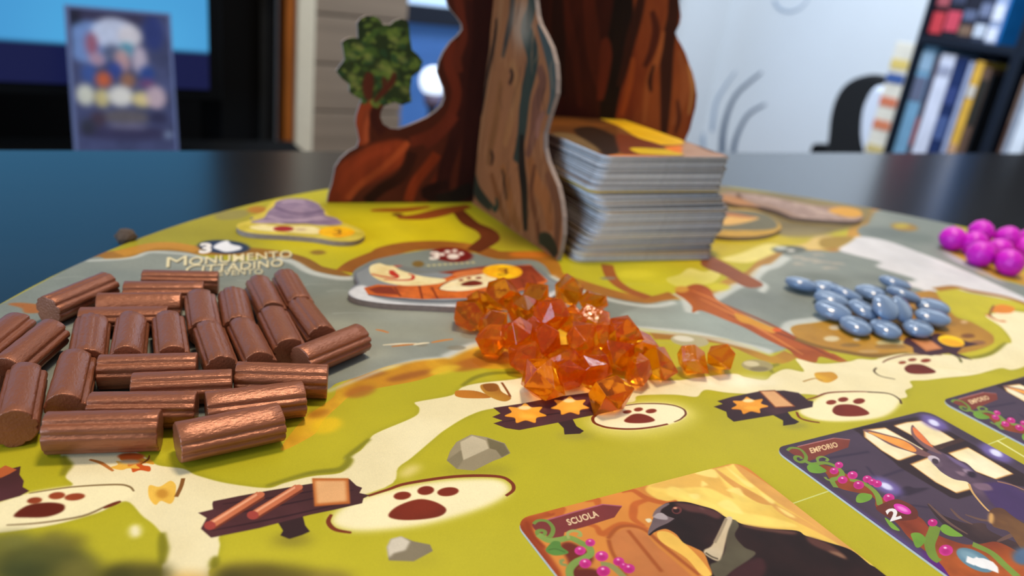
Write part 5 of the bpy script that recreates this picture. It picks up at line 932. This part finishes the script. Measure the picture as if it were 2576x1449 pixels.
cr = tcanvas(rt, (190, 150, 60), 83); r4 = lambda z: Z(z, 3.236, 1780, 440)
cr.poly(r4([(60, 300), (240, 285), (450, 310), (560, 380), (540, 440), (300, 450), (80, 430)]), (110, 106, 84), feather=1.2); cr.poly(r4([(90, 380), (160, 340), (260, 330), (420, 350), (300, 390), (150, 410)]), (214, 170, 96), feather=1); cr.poly(r4([(80, 320), (200, 310), (400, 350), (260, 345)]), (176, 112, 66), feather=.8)
m_rt = print_mat('round_tile_print', [(cr.image('round_tile_print'), 1, 1, 0, 0)], rough=.45, bump=.1)
tile('event_tile', rt, cr, m_rt, 'round-ended ochre cardboard tile just right of the card stack')
ft = [(1800, 496), (1830, 484), (1870, 486), (1930, 494), (2000, 508), (2060, 518), (2120, 520), (2160, 528), (2170, 545), (2150, 556), (2060, 552), (1990, 545), (1950, 530), (1900, 520), (1850, 514)]
ck = tcanvas(ft, (150, 122, 104), 84)
ck.poly(r4([(260, 170), (340, 200), (500, 240), (640, 290), (800, 350), (1200, 370), (1240, 340), (1000, 280), (700, 220), (400, 150)]), (176, 152, 140), feather=1, c2=(150, 126, 116)); ck.poly(r4([(250, 150), (330, 230), (540, 280), (680, 340), (600, 330), (400, 280), (240, 220)]), (80, 52, 34), feather=1); ck.poly(r4([(980, 290), (1100, 260), (1300, 290), (1230, 340), (1120, 340)]), (206, 152, 60), feather=.8); ck.poly(r4([(60, 160), (240, 180), (420, 260), (550, 310), (330, 270), (80, 220)]), (170, 120, 74), feather=1)
m_ft = print_mat('far_tile_print', [(ck.image('far_tile_print'), 1, 1, 0, 0)], rough=.45, bump=.1)
tile('event_tile', ft, ck, m_ft, 'long pinkish-grey cardboard tile at the far rim, right of the stack')

# small grey stone-print token standing at the board's left rim
bm = bmesh.new(); bmesh.ops.create_icosphere(bm, subdivisions=2, radius=.0038)
for v in bm.verts: v.co.z *= .8; v.co += v.co.normalized()*random.uniform(-.0005, .0005)
o = from_bm('acorn_crumb', bm, mat('grey_brown_pebble', rgb(84, 70, 60), .8, var=.3, scale=200)); pq = at(316, 596, -2+3); o.location = W((pq[0], pq[1], 1.2))
o.name = 'small_stone'; tag(o, 'small grey-brown lump on the black table beside the board rim', 'stone')

# ------------------------------------------------------------------ background room
def wray(x, y): d = ray(x, y); return Vector((d[0]*math.cos(PHI)+d[1]*math.sin(PHI), -d[0]*math.sin(PHI)+d[1]*math.cos(PHI), d[2]))
CW0 = W((0, 0, CAMH))
def onY(x, y, Y): d = wray(x, y); return CW0+d*((Y-CW0.y)/d.y)
def onX(x, y, X): d = wray(x, y); return CW0+d*((X-CW0.x)/d.x)
m_black = mat('black_plastic', rgb(7, 8, 9), .4, var=.1, spec=.2)
m_blackm = mat('black_matt', rgb(9, 9, 10), .8, var=.15, scale=5, spec=.15)
# television on a low unit
YT = 1.42
sr = onY(524, 120, YT); sb = onY(300, 216, YT); s_right, s_bot = sr.x, sb.z
tv = empty('television', (s_right-.6, YT+.03, .5), 'large television glowing sky blue above a dark blue band', 'television')
box('bezel', (s_right-1.25, YT+.002, s_bot-.02), (s_right+.022, YT+.05, s_bot+.76), m_black, tv, .003)
box('stand', (s_right-.75, YT-.04, .505), (s_right-.45, YT+.09, .516), m_black, tv, .003); box('neck', (s_right-.64, YT+.02, .515), (s_right-.56, YT+.045, s_bot), m_black, tv, .003)
msc = bpy.data.materials.new('tv_screen'); msc.use_nodes = True; nt = msc.node_tree; b = nt.nodes['Principled BSDF']; b.inputs['Roughness'].default_value = .25; b.inputs['Base Color'].default_value = (.01, .01, .012, 1)
tc = nt.nodes.new('ShaderNodeTexCoord'); sx = nt.nodes.new('ShaderNodeSeparateXYZ'); nt.links.new(tc.outputs['Object'], sx.inputs[0])
band = onY(300, 117, YT).z
ramp = nt.nodes.new('ShaderNodeMapRange'); ramp.inputs[1].default_value = band-.004; ramp.inputs[2].default_value = band+.004; nt.links.new(sx.outputs['Z'], ramp.inputs[0])
ns = nt.nodes.new('ShaderNodeTexNoise'); ns.inputs['Scale'].default_value = 3.2; nt.links.new(tc.outputs['Object'], ns.inputs[0])
cr1 = nt.nodes.new('ShaderNodeMix'); cr1.data_type = 'RGBA'; cr1.inputs[6].default_value = rgb(42, 116, 184); cr1.inputs[7].default_value = rgb(82, 176, 228); nt.links.new(ns.outputs[0], cr1.inputs[0])
mx = nt.nodes.new('ShaderNodeMix'); mx.data_type = 'RGBA'; mx.inputs[6].default_value = rgb(3, 10, 62); nt.links.new(cr1.outputs[2], mx.inputs[7]); nt.links.new(ramp.outputs[0], mx.inputs[0]); nt.links.new(mx.outputs[2], b.inputs['Emission Color']); b.inputs['Emission Strength'].default_value = 1.0
box('screen', (s_right-1.22, YT-.002, s_bot), (s_right, YT+.002, s_bot+.72), msc, tv, 0)
unit_top = .50
un = empty('tv_unit', (s_right-.5, YT, 0), 'low black television unit behind the table', 'cabinet')
box('body', (s_right-1.5, YT-.24, .06), (s_right+.16, YT+.12, unit_top-.02), m_blackm, un, .004); box('top_board', (s_right-1.52, YT-.26, unit_top-.02), (s_right+.18, YT+.14, unit_top+.002), m_blackm, un, .003)
for k in range(4): box('door', (s_right-1.48+k*.405, YT-.262, .08), (s_right-1.09+k*.405, YT-.242, unit_top-.04), m_black, un, .002)
for sxx in (-1.45, .1): box('leg', (s_right+sxx-.02, YT-.2, 0), (s_right+sxx+.02, YT-.16, .06), m_black, un, .002)
tag(box('set_top_box', (s_right-.98, YT-.2, unit_top+.004), (s_right-.80, YT-.06, unit_top+.06), mat('set_top_grey', rgb(52, 50, 48), .5), bev=.003), 'small dark box on the unit under the left of the television', 'media box')
# dark panel and speaker right of the television
xl, xr = onY(560, 200, YT+.16).x, onY(700, 200, YT+.16).x
sp = empty('tall_cabinet', ((xl+xr)/2, YT+.26, 0), 'tall narrow black cabinet right of the television', 'cabinet')
box('body', (xl, YT+.18, .0), (xr, YT+.42, 1.5), m_blackm, sp, .004); cd_ = box('door', (xl+.07, YT+.162, .04), (xr-.02, YT+.178, 1.46), mat('charcoal_door', rgb(24, 24, 23), .6, var=.1, spec=.2), sp, .003)
box('handle', (xl+.085, YT+.145, .78), (xl+.095, YT+.162, .92), m_black, cd_, .002)
tag(box('wall_panel', (-2.4, 2.5, .0), (onY(705, 200, 2.5).x-.02, 2.6, 2.4), m_blackm, bev=0), kind='structure')
# film case propped in front of the television
YD = 1.20
corn = [onY(178, 30, YD+.03), onY(416, 32, YD+.03), onY(441, 362, YD-.03), onY(196, 362, YD-.03)]
base_c = (corn[2]+corn[3])/2; top_c = (corn[0]+corn[1])/2
cas = empty('film_case', base_c, 'film case with a crowded bluish cover standing in front of the television', 'film case')
X = (corn[2]-corn[3]).normalized(); X.z = 0; X.normalize(); H = (top_c-base_c).length; wv = (corn[2]-corn[3]).length
hz = base_c.z-.502
Hn = H+hz; U = (top_c-base_c).normalized(); Nn = X.cross(U).normalized()
org = base_c-U*hz
cc = Canvas(0, 0, wv*1000, Hn*1000, .5, lambda x, y: (x/2536*0+x, y), (70, 76, 112), 91, .2, 40)
def cpx(x, y): return (((x-560)/740)*wv*1000, ((1085-y)/1000)*H*1000+hz*1000)
cc.mp = cpx
for x, y, rx, ry, col in ((600, 200, 60, 200, (28, 30, 44)), (900, 130, 300, 40, (54, 50, 74)), (1180, 220, 80, 140, (44, 56, 110)), (700, 330, 180, 160, (116, 146, 200)), (880, 250, 170, 120, (196, 204, 226)), (1000, 260, 90, 90, (206, 200, 206)), (710, 340, 46, 90, (150, 86, 104)), (860, 400, 80, 70, (84, 92, 120)), (970, 370, 60, 60, (70, 140, 166)), (740, 450, 60, 50, (176, 140, 156)), (930, 450, 60, 90, (190, 150, 150)), (1060, 440, 60, 110, (190, 176, 190)), (680, 560, 60, 70, (60, 86, 150)), (870, 530, 60, 70, (50, 70, 140)), (1110, 540, 60, 60, (44, 70, 136)), (780, 600, 60, 60, (200, 96, 60)), (960, 600, 60, 60, (150, 104, 80)), (1110, 620, 60, 40, (110, 70, 110)), (640, 720, 70, 80, (214, 214, 196)), (760, 740, 60, 70, (206, 190, 130)), (900, 720, 100, 80, (228, 224, 214)), (1060, 740, 80, 60, (224, 204, 140)), (1170, 720, 80, 90, (196, 172, 180)), (930, 880, 190, 60, (98, 92, 96)), (930, 1000, 360, 60, (56, 54, 84)), (720, 900, 60, 60, (70, 56, 70)), (1250, 1010, 36, 26, (140, 160, 190)), (1180, 880, 80, 50, (50, 50, 78)), (640, 960, 60, 60, (50, 52, 66)), (940, 950, 160, 20, (120, 116, 140))): cc.ell(x, y, rx, ry, col, feather=6, alpha=.92)
m_cov = print_mat('film_cover', [(cc.image('film_cover'), 1, 1, 0, 0)], rough=.2, bump=0)
th_ = .012
P = [(0, 0), (wv, 0), (wv, Hn), (0, Hn)]
Fp = [org-X*(wv/2)+X*a+U*b_ for a, b_ in P]
m_caseb = mat('case_plastic_blue', rgb(96, 108, 150), .25)
prism_world('cover', [p-Nn*-th_ if False else p-(-Nn if Nn.y > 0 else Nn)*th_ for p in Fp], Fp, [m_cov, m_caseb, m_caseb], cas, [cc.uv(a*1000, b_*1000) for a, b_ in P])
bk = Nn if Nn.y > 0 else -Nn
def slabw(name, a0, a1, b0, b1, m, off=-.0012, t=.0145):
    F = [org-X*(wv/2)+X*a+U*b_+bk*off for a, b_ in ((a0, b0), (a1, b0), (a1, b1), (a0, b1))]; return prism_world(name, [p+bk*t for p in F], F, [m], cas)
slabw('spine_edge', -.005, 0, 0, Hn, m_caseb); slabw('rim', wv, wv+.004, 0, Hn, m_caseb); slabw('rim', -.005, wv+.004, Hn, Hn+.004, m_caseb)
# door opening: orange jamb, cream frame, taupe door panel, blue window beyond
YJ = 2.30
m_cream = mat('cream_paint', rgb(226, 216, 192), .6, var=.04); m_orange = mat('orange_wood', rgb(168, 92, 26), .45, var=.2, scale=20, stretch=(6, 6, .4))
j0, j1, j2, jt = onY(710, 200, YJ).x, onY(733, 200, YJ).x, onY(778, 200, YJ).x, onY(745, 0, YJ).x
dr = empty('door_1', (j1, YJ, 0), None, None); dr['kind'] = 'structure'
box('jamb', (j0, YJ-.03, 0), (j1, YJ+.05, 2.2), m_orange, dr, .003); box('frame', (j1, YJ-.05, 0), (j2, YJ+.05, 2.2), m_cream, dr, .006)
x3 = onY(1010, 200, YJ+.05).x
m_plk = m_taupe
box('backing', (j2, YJ+.055, 0), (x3, YJ+.075, 2.2), m_plk, dr, .001)
zz = 0
while zz < 2.15: box('plank', (j2+.002, YJ+.03, zz+.003), (x3-.002, YJ+.054, zz+.137), m_plk, dr, .003); zz += .14
# blue window
YW = 2.56; wx0, wx1 = onY(1000, 200, YW).x, onY(1640, 200, YW).x; wz = onY(1080, 22, YW).z
wn = empty('window_1', (wx0, YW, 1), None, None); wn['kind'] = 'structure'
m_fr = mat('dark_window_frame', rgb(26, 34, 50), .5); m_glass = mat('blue_blind', rgb(62, 104, 168), .6, var=.15, scale=6, stretch=(1, 1, 4), emit=rgb(62, 108, 176), estr=.35)  # the blind's lit look is put into its material as a faint glow
m_sky = mat('bright_pane', rgb(190, 214, 240), .3, emit=rgb(176, 208, 244), estr=.8)
box('frame', (wx0, YW-.03, wz-.05), (wx1, YW+.04, wz+.01), m_fr, wn, .003); box('frame', (wx0-.04, YW-.03, .3), (wx0, YW+.04, 1.75), m_fr, wn, .003); box('frame', (wx1, YW-.03, .3), (wx1+.04, YW+.04, 1.75), m_fr, wn, .003); box('frame', (wx0-.04, YW-.04, .26), (wx1+.04, YW+.04, .3), m_fr, wn, .003)
box('blind', (wx0, YW+.01, .3), (wx1, YW+.03, wz-.05), m_glass, wn, .002); box('pane', (wx0, YW+.01, wz+.01), (wx1, YW+.03, 1.75), m_sky, wn, .002); box('frame', (wx0-.04, YW-.04, 1.75), (wx1+.04, YW+.04, 1.8), m_fr, wn, .003)
lp = onY(1092, 205, 2.2); lm = empty('round_lamp', (lp.x, 2.2, lp.z), 'round white lamp glowing behind the tree, in front of the blue window', 'lamp')
bm = bmesh.new(); bmesh.ops.create_uvsphere(bm, u_segments=24, v_segments=14, radius=.045); o = from_bm('lamp_shade', bm, mat('glowing_shade', rgb(240, 244, 250), .5, emit=rgb(214, 232, 255), estr=1.3), None, True); o.location = (lp.x, 2.2, lp.z); bpy.context.view_layer.update(); o.parent = lm; o.matrix_parent_inverse = lm.matrix_world.inverted()
bm = bmesh.new(); bmesh.ops.create_cone(bm, cap_ends=True, segments=20, radius1=.012, radius2=.012, depth=lp.z-.06); bmesh.ops.translate(bm, verts=bm.verts, vec=(lp.x, 2.2, (lp.z-.06)/2+.02)); from_bm('pole', bm, m_fr, lm, True)
bm = bmesh.new(); bmesh.ops.create_cone(bm, cap_ends=True, segments=30, radius1=.13, radius2=.11, depth=.025); bmesh.ops.translate(bm, verts=bm.verts, vec=(lp.x, 2.2, .0125)); from_bm('base', bm, m_fr, lm, True)
bm = bmesh.new(); bmesh.ops.create_cone(bm, cap_ends=True, segments=20, radius1=.022, radius2=.03, depth=.04); bmesh.ops.translate(bm, verts=bm.verts, vec=(lp.x, 2.2, lp.z-.055)); from_bm('collar', bm, mat('mauve_collar', rgb(130, 120, 150), .5), lm, True)

# wall at right: stickers, chair, shelf
XW = 2.6
m_st = mat('grey_blue_sticker', rgb(74, 92, 116), .7); m_st2 = mat('pale_sticker', rgb(150, 166, 186), .7)
def sticker(name, pts, w, m, label):
    P = smooth_closed([(onX(x, y, XW-.004).y, onX(x, y, XW-.004).z) for x, y in pts], 5, False); T = np.gradient(P, axis=0); T /= np.linalg.norm(T, axis=1, keepdims=True); N = np.stack([-T[:, 1], T[:, 0]], 1)
    t = np.linspace(0, 1, len(P))[:, None]; ww = w*(1.0-.8*t)*.5; L = np.vstack([P+N*ww, (P-N*ww)[::-1]])
    n = len(L); a = [(XW-.004, y, z) for y, z in L]; b_ = [(XW-.0005, y, z) for y, z in L]; k = len(P)
    fs = [(i, i+1, n-2-i, n-1-i) for i in range(k-1)]+[(i, (i+1) % n, n+(i+1) % n, n+i) for i in range(n)]
    return tag(link(name, a+b_, fs, m), label, 'wall sticker', 'grass blade stickers on the white wall')
sticker('wall_sticker', [(1815, 400), (1820, 320), (1850, 240), (1915, 182)], .036, m_st, 'tallest curved grey-blue blade sticker on the white wall')
sticker('wall_sticker', [(1840, 410), (1850, 350), (1880, 290), (1925, 262)], .030, m_st, 'shorter dark curved blade sticker, right of the tallest')
sticker('wall_sticker', [(1790, 330), (1800, 260), (1825, 215), (1850, 180)], .020, m_st2, 'palest thin blade sticker, left of the tallest')
sticker('wall_sticker', [(1768, 400), (1768, 350), (1760, 300), (1772, 250), (1755, 200)], .022, m_st2, 'wavy pale stem sticker beside the tree edge')
sticker('wall_sticker', [(1765, 20), (1790, 8), (1825, -12), (1850, -40)], .030, m_st, 'dark curl sticker at the top of the white wall')
sticker('wall_sticker', [(1946, 0), (1960, 22), (1990, 28), (2020, 14), (2035, -12)], .010, m_st2, 'faint ring-shaped sticker at the top of the white wall')
# black rounded chair back and a white round pouf before the shelf
XC = 2.06
def blob(name, pts, X0, t, m, label, cat, parent=None, floor=True):
    P = smooth_closed([(onX(x, y, X0).y, onX(x, y, X0).z) for x, y in pts], 5); n = len(P); rings = []
    c = P.mean(0)
    for k, (dx, sc_) in enumerate(((0, .9), (.12, .97), (.5, 1.0), (.88, .97), (1, .9))): rings.append([(X0+t*dx, c[0]+(y-c[0])*sc_, c[1]+(z-c[1])*sc_) for y, z in P])
    vs = [v for r_ in rings for v in r_]; fs = [tuple(range(n)), tuple(range(5*n-1, 4*n-1, -1))]
    for j in range(4): fs += [(j*n+i, (j+1)*n+i, (j+1)*n+(i+1) % n, j*n+(i+1) % n) for i in range(n)]
    bm = bmesh.new(); V = [bm.verts.new(v) for v in vs]; [bm.faces.new([V[i] for i in f]) for f in fs]
    o = from_bm(name, bm, m, parent); 
    return o
q = onX(2140, 370, XC)
chair = empty('swivel_chair', (XC, q.y, 0), 'black chair with a rounded back before the white wall', 'chair')
blob('backrest', [(2083, 420), (2080, 330), (2092, 260), (2120, 212), (2165, 188), (2215, 190), (2260, 220), (2280, 300), (2270, 420), (2180, 470)], XC, .05, mat('black_fabric', rgb(10, 12, 16), .85), None, None, chair)
box('seat', (XC+.07, q.y-.2, .42), (XC+.47, q.y+.2, .49), m_blackm, chair, .02, 3); box('back_support', (XC+.02, q.y-.03, .40), (XC+.07, q.y+.03, .62), m_black, chair, .004)
box('post', (XC+.24, q.y-.025, .08), (XC+.29, q.y+.025, .42), m_black, chair, .004)
for k in range(5):
    a = k*2*math.pi/5; bm = bmesh.new(); box_bm(bm, (0, -.02, 0), (.21, .02, .03)); bmesh.ops.rotate(bm, verts=bm.verts, matrix=Matrix.Rotation(a, 3, 'Z')); bmesh.ops.translate(bm, verts=bm.verts, vec=(XC+.265, q.y, .05)); ft_ = from_bm('foot', bm, m_black, chair)
    bm = bmesh.new(); bmesh.ops.create_uvsphere(bm, u_segments=12, v_segments=8, radius=.026); bmesh.ops.translate(bm, verts=bm.verts, vec=(XC+.265+.19*math.cos(a), q.y+.19*math.sin(a), .026)); from_bm('wheel', bm, m_black, ft_, True)
# shelf standing against the right side
XS = 1.72
def ys(x, y): v = onX(x, y, XS); return v.y, v.z
m_shelf = mat('blue_black_shelf', rgb(20, 28, 42), .4, var=.12, scale=6)
ya, za = ys(2297, 70); yb, zb_ = ys(2520, 100); zlow = ys(2230, 375)[1]-.03; zshelf = ys(2300, 86)[1]
yL = ys(2281, 200)[0]; yR = ys(2510, 200)[0]-.011
sh = empty('book_shelf', (XS+.1, (yL+yR)/2, 0), 'blue-black open shelf full of boxes and books at the right', 'shelf')
bk_d = .24
box('side', (XS, yR-.022, 0), (XS+bk_d, yR, 1.45), m_shelf, sh, .002); box('side', (XS, yL-.006, 0), (XS+bk_d, yL+.006, 1.45), m_shelf, sh, .002); box('side', (XS, yR-.52, 0), (XS+bk_d, yR-.50, 1.45), m_shelf, sh, .002)
for y0, y1 in ((yR, yL-.006), (yR-.50, yR-.022)):
    for zz in (.02, zlow-.34, zlow, zshelf, zshelf+.32): box('shelf_board', (XS, y0, zz-.018), (XS+bk_d, y1, zz), m_shelf, sh, .002)
box('back_board', (XS+bk_d, yR-.52, 0), (XS+bk_d+.006, yL+.006, 1.45), m_shelf, sh, 0)
def book(y0, y1, z0, h, cols, label, depth=.17, grp='boxes and books on the middle shelf', xo=.012, cat='book', name='book'):
    t = empty(name, (XS+xo, (y0+y1)/2, z0), label, cat, grp)
    m = mat('cover', rgb(*cols[0]), .45, var=.1, scale=30); box('body', (XS+xo, min(y0, y1)+.0006, z0+.0005), (XS+xo+depth, max(y0, y1)-.0006, z0+h), m, t, .0015)
    for (a, b_, c) in cols[1:]:
        box('spine_print', (XS+xo-.0012, min(y0, y1)+.002, z0+h*a), (XS+xo+.001, max(y0, y1)-.002, z0+h*b_), mat('spine', rgb(*c), .5), t, 0)
    return t
yy = lambda x, y=300: ys(x+24, 200)[0] if y == 300 else ys(2332+(x-2268)*.865, 60)[0]
zt = lambda x, y: ys(x, y)[1]
hB = zt(2300, 100)-zlow
row = [ (2203, 2252, hB*1.0, ((216, 212, 200), (.78, .86, (214, 190, 110)), (.66, .74, (60, 90, 150)), (.46, .54, (206, 120, 90)), (.26, .34, (206, 124, 90)), (.05, .12, (200, 180, 120))), 'white box with orange, blue and yellow marks at the left end of the shelf'),
        (2268, 2303, hB*1.0, ((112, 156, 188), (.8, .95, (140, 170, 196)), (.55, .75, (96, 104, 130))), 'pale blue box beside the white box'),
        (2304, 2315, hB*.94, ((74, 58, 70), (.2, .45, (170, 74, 62)), (.6, .8, (60, 60, 90))), 'thin dark plum book between the pale blue box and the white one'),
        (2317, 2356, hB*.96, ((206, 212, 232), (.82, .9, (150, 156, 180))), 'bright white book in the middle of the row'),
        (2357, 2391, hB*.95, ((28, 46, 92), (.3, .5, (70, 90, 140)), (.6, .75, (50, 66, 120))), 'navy blue book right of the bright white one'),
        (2393, 2406, hB*.93, ((160, 172, 206),), 'thin lilac booklet right of the navy book'),
        (2409, 2433, hB*.94, ((214, 168, 66), (.7, .8, (200, 196, 190)), (.1, .3, (190, 150, 120))), 'golden yellow book in the row'),
        (2434, 2456, hB*.9, ((96, 74, 62), (.5, .9, (34, 38, 36))), 'brown and black book right of the yellow one'),
        (2457, 2463, hB*.86, ((24, 28, 34),), 'black book at the right end of the row')]
for a, b_, h, cols_, lb in row: book(yy(a), yy(b_), zlow, h*.97, cols_, lb, xo=(.0 if a == 2203 else .012))
row2 = [(2525, 2534, hB*.9, ((120, 96, 84), (.3, .6, (90, 60, 50))), 'brownish book behind the dark shelf upright'), (2535, 2551, hB*.92, ((150, 160, 178),), 'grey book at the right edge of the photo'), (2552, 2590, hB*.9, ((216, 226, 240),), 'white box at the right edge of the photo')]
for a, b_, h, cols_, lb in row2: book(yy(a)-.012, yy(b_)-.012, zlow, h*.95, cols_, lb, grp='books right of the shelf upright')
# box-fronts on the upper shelf
up = [(2268, 2308, ((44, 26, 34), (.03, .2, (190, 60, 70)), (.25, .34, (160, 80, 90))), 'dark box with red marks at the left of the upper shelf'), (2309, 2354, ((30, 32, 44), (.06, .22, (196, 70, 90)), (.28, .36, (60, 66, 90))), 'black box with a pink-red round mark on the upper shelf'),
      (2355, 2398, ((34, 36, 50), (.04, .12, (120, 96, 80)), (.16, .24, (90, 100, 130))), 'black box with small brown marks on the upper shelf'), (2399, 2438, ((50, 58, 80), (.04, .14, (190, 200, 216)), (.2, .3, (110, 120, 150))), 'slate box with pale marks on the upper shelf'),
      (2439, 2476, ((150, 164, 196), (.02, .12, (214, 220, 236)), (.18, .3, (214, 220, 236))), 'pale grey-blue box on the upper shelf'), (2477, 2484, ((30, 130, 214), (.0, .05, (20, 90, 180))), 'bright blue box at the right of the upper shelf')]
for a, b_, cols_, lb in up: book(yy(a, 60), yy(b_, 60), zshelf, .26, cols_, lb, grp='boxes on the upper shelf', cat='game box', name='game_box')
# rounded white lamp-like jar between chair and shelf
bmj = blob('jar', [(2176, 410), (2164, 350), (2164, 300), (2172, 255), (2190, 222), (2212, 212), (2232, 240), (2238, 300), (2235, 420), (2225, 520), (2205, 540), (2180, 500)], 1.90, .07, mat('white_ceramic', rgb(206, 214, 230), .35), None, None)
jz = min((bmj.matrix_world@v.co).z for v in bmj.data.vertices)
tag(bmj, 'rounded white vase between the black chair and the shelf', 'vase'); bmj.name = 'white_vase'
yv = sum(v.co.y for v in bmj.data.vertices)/len(bmj.data.vertices)
stl = empty('side_cabinet', (1.79, yy(2203), 0), 'low dark cabinet beside the shelf, under the white box with coloured marks', 'cabinet')
yb0, yb1 = yL+.008, yy(2203)+.004
box('body', (1.70, yb0, 0), (1.89, yb1, zlow-.001), m_blackm, stl, .003); box('door', (1.69, yb0+.004, .03), (1.699, yb1-.004, zlow-.01), m_black, stl, .001)
st2 = empty('plant_stool', (1.93, yv, 0), 'small dark stool under the white vase', 'stool')
box('seat', (1.895, yv-.05, jz-.02), (1.98, yv+.05, jz), m_blackm, st2, .003)
for sx_ in (1.90, 1.965):
    for sy_ in (yv-.045, yv+.035): box('leg', (sx_, sy_, 0), (sx_+.012, sy_+.012, jz-.02), m_blackm, st2, .002)
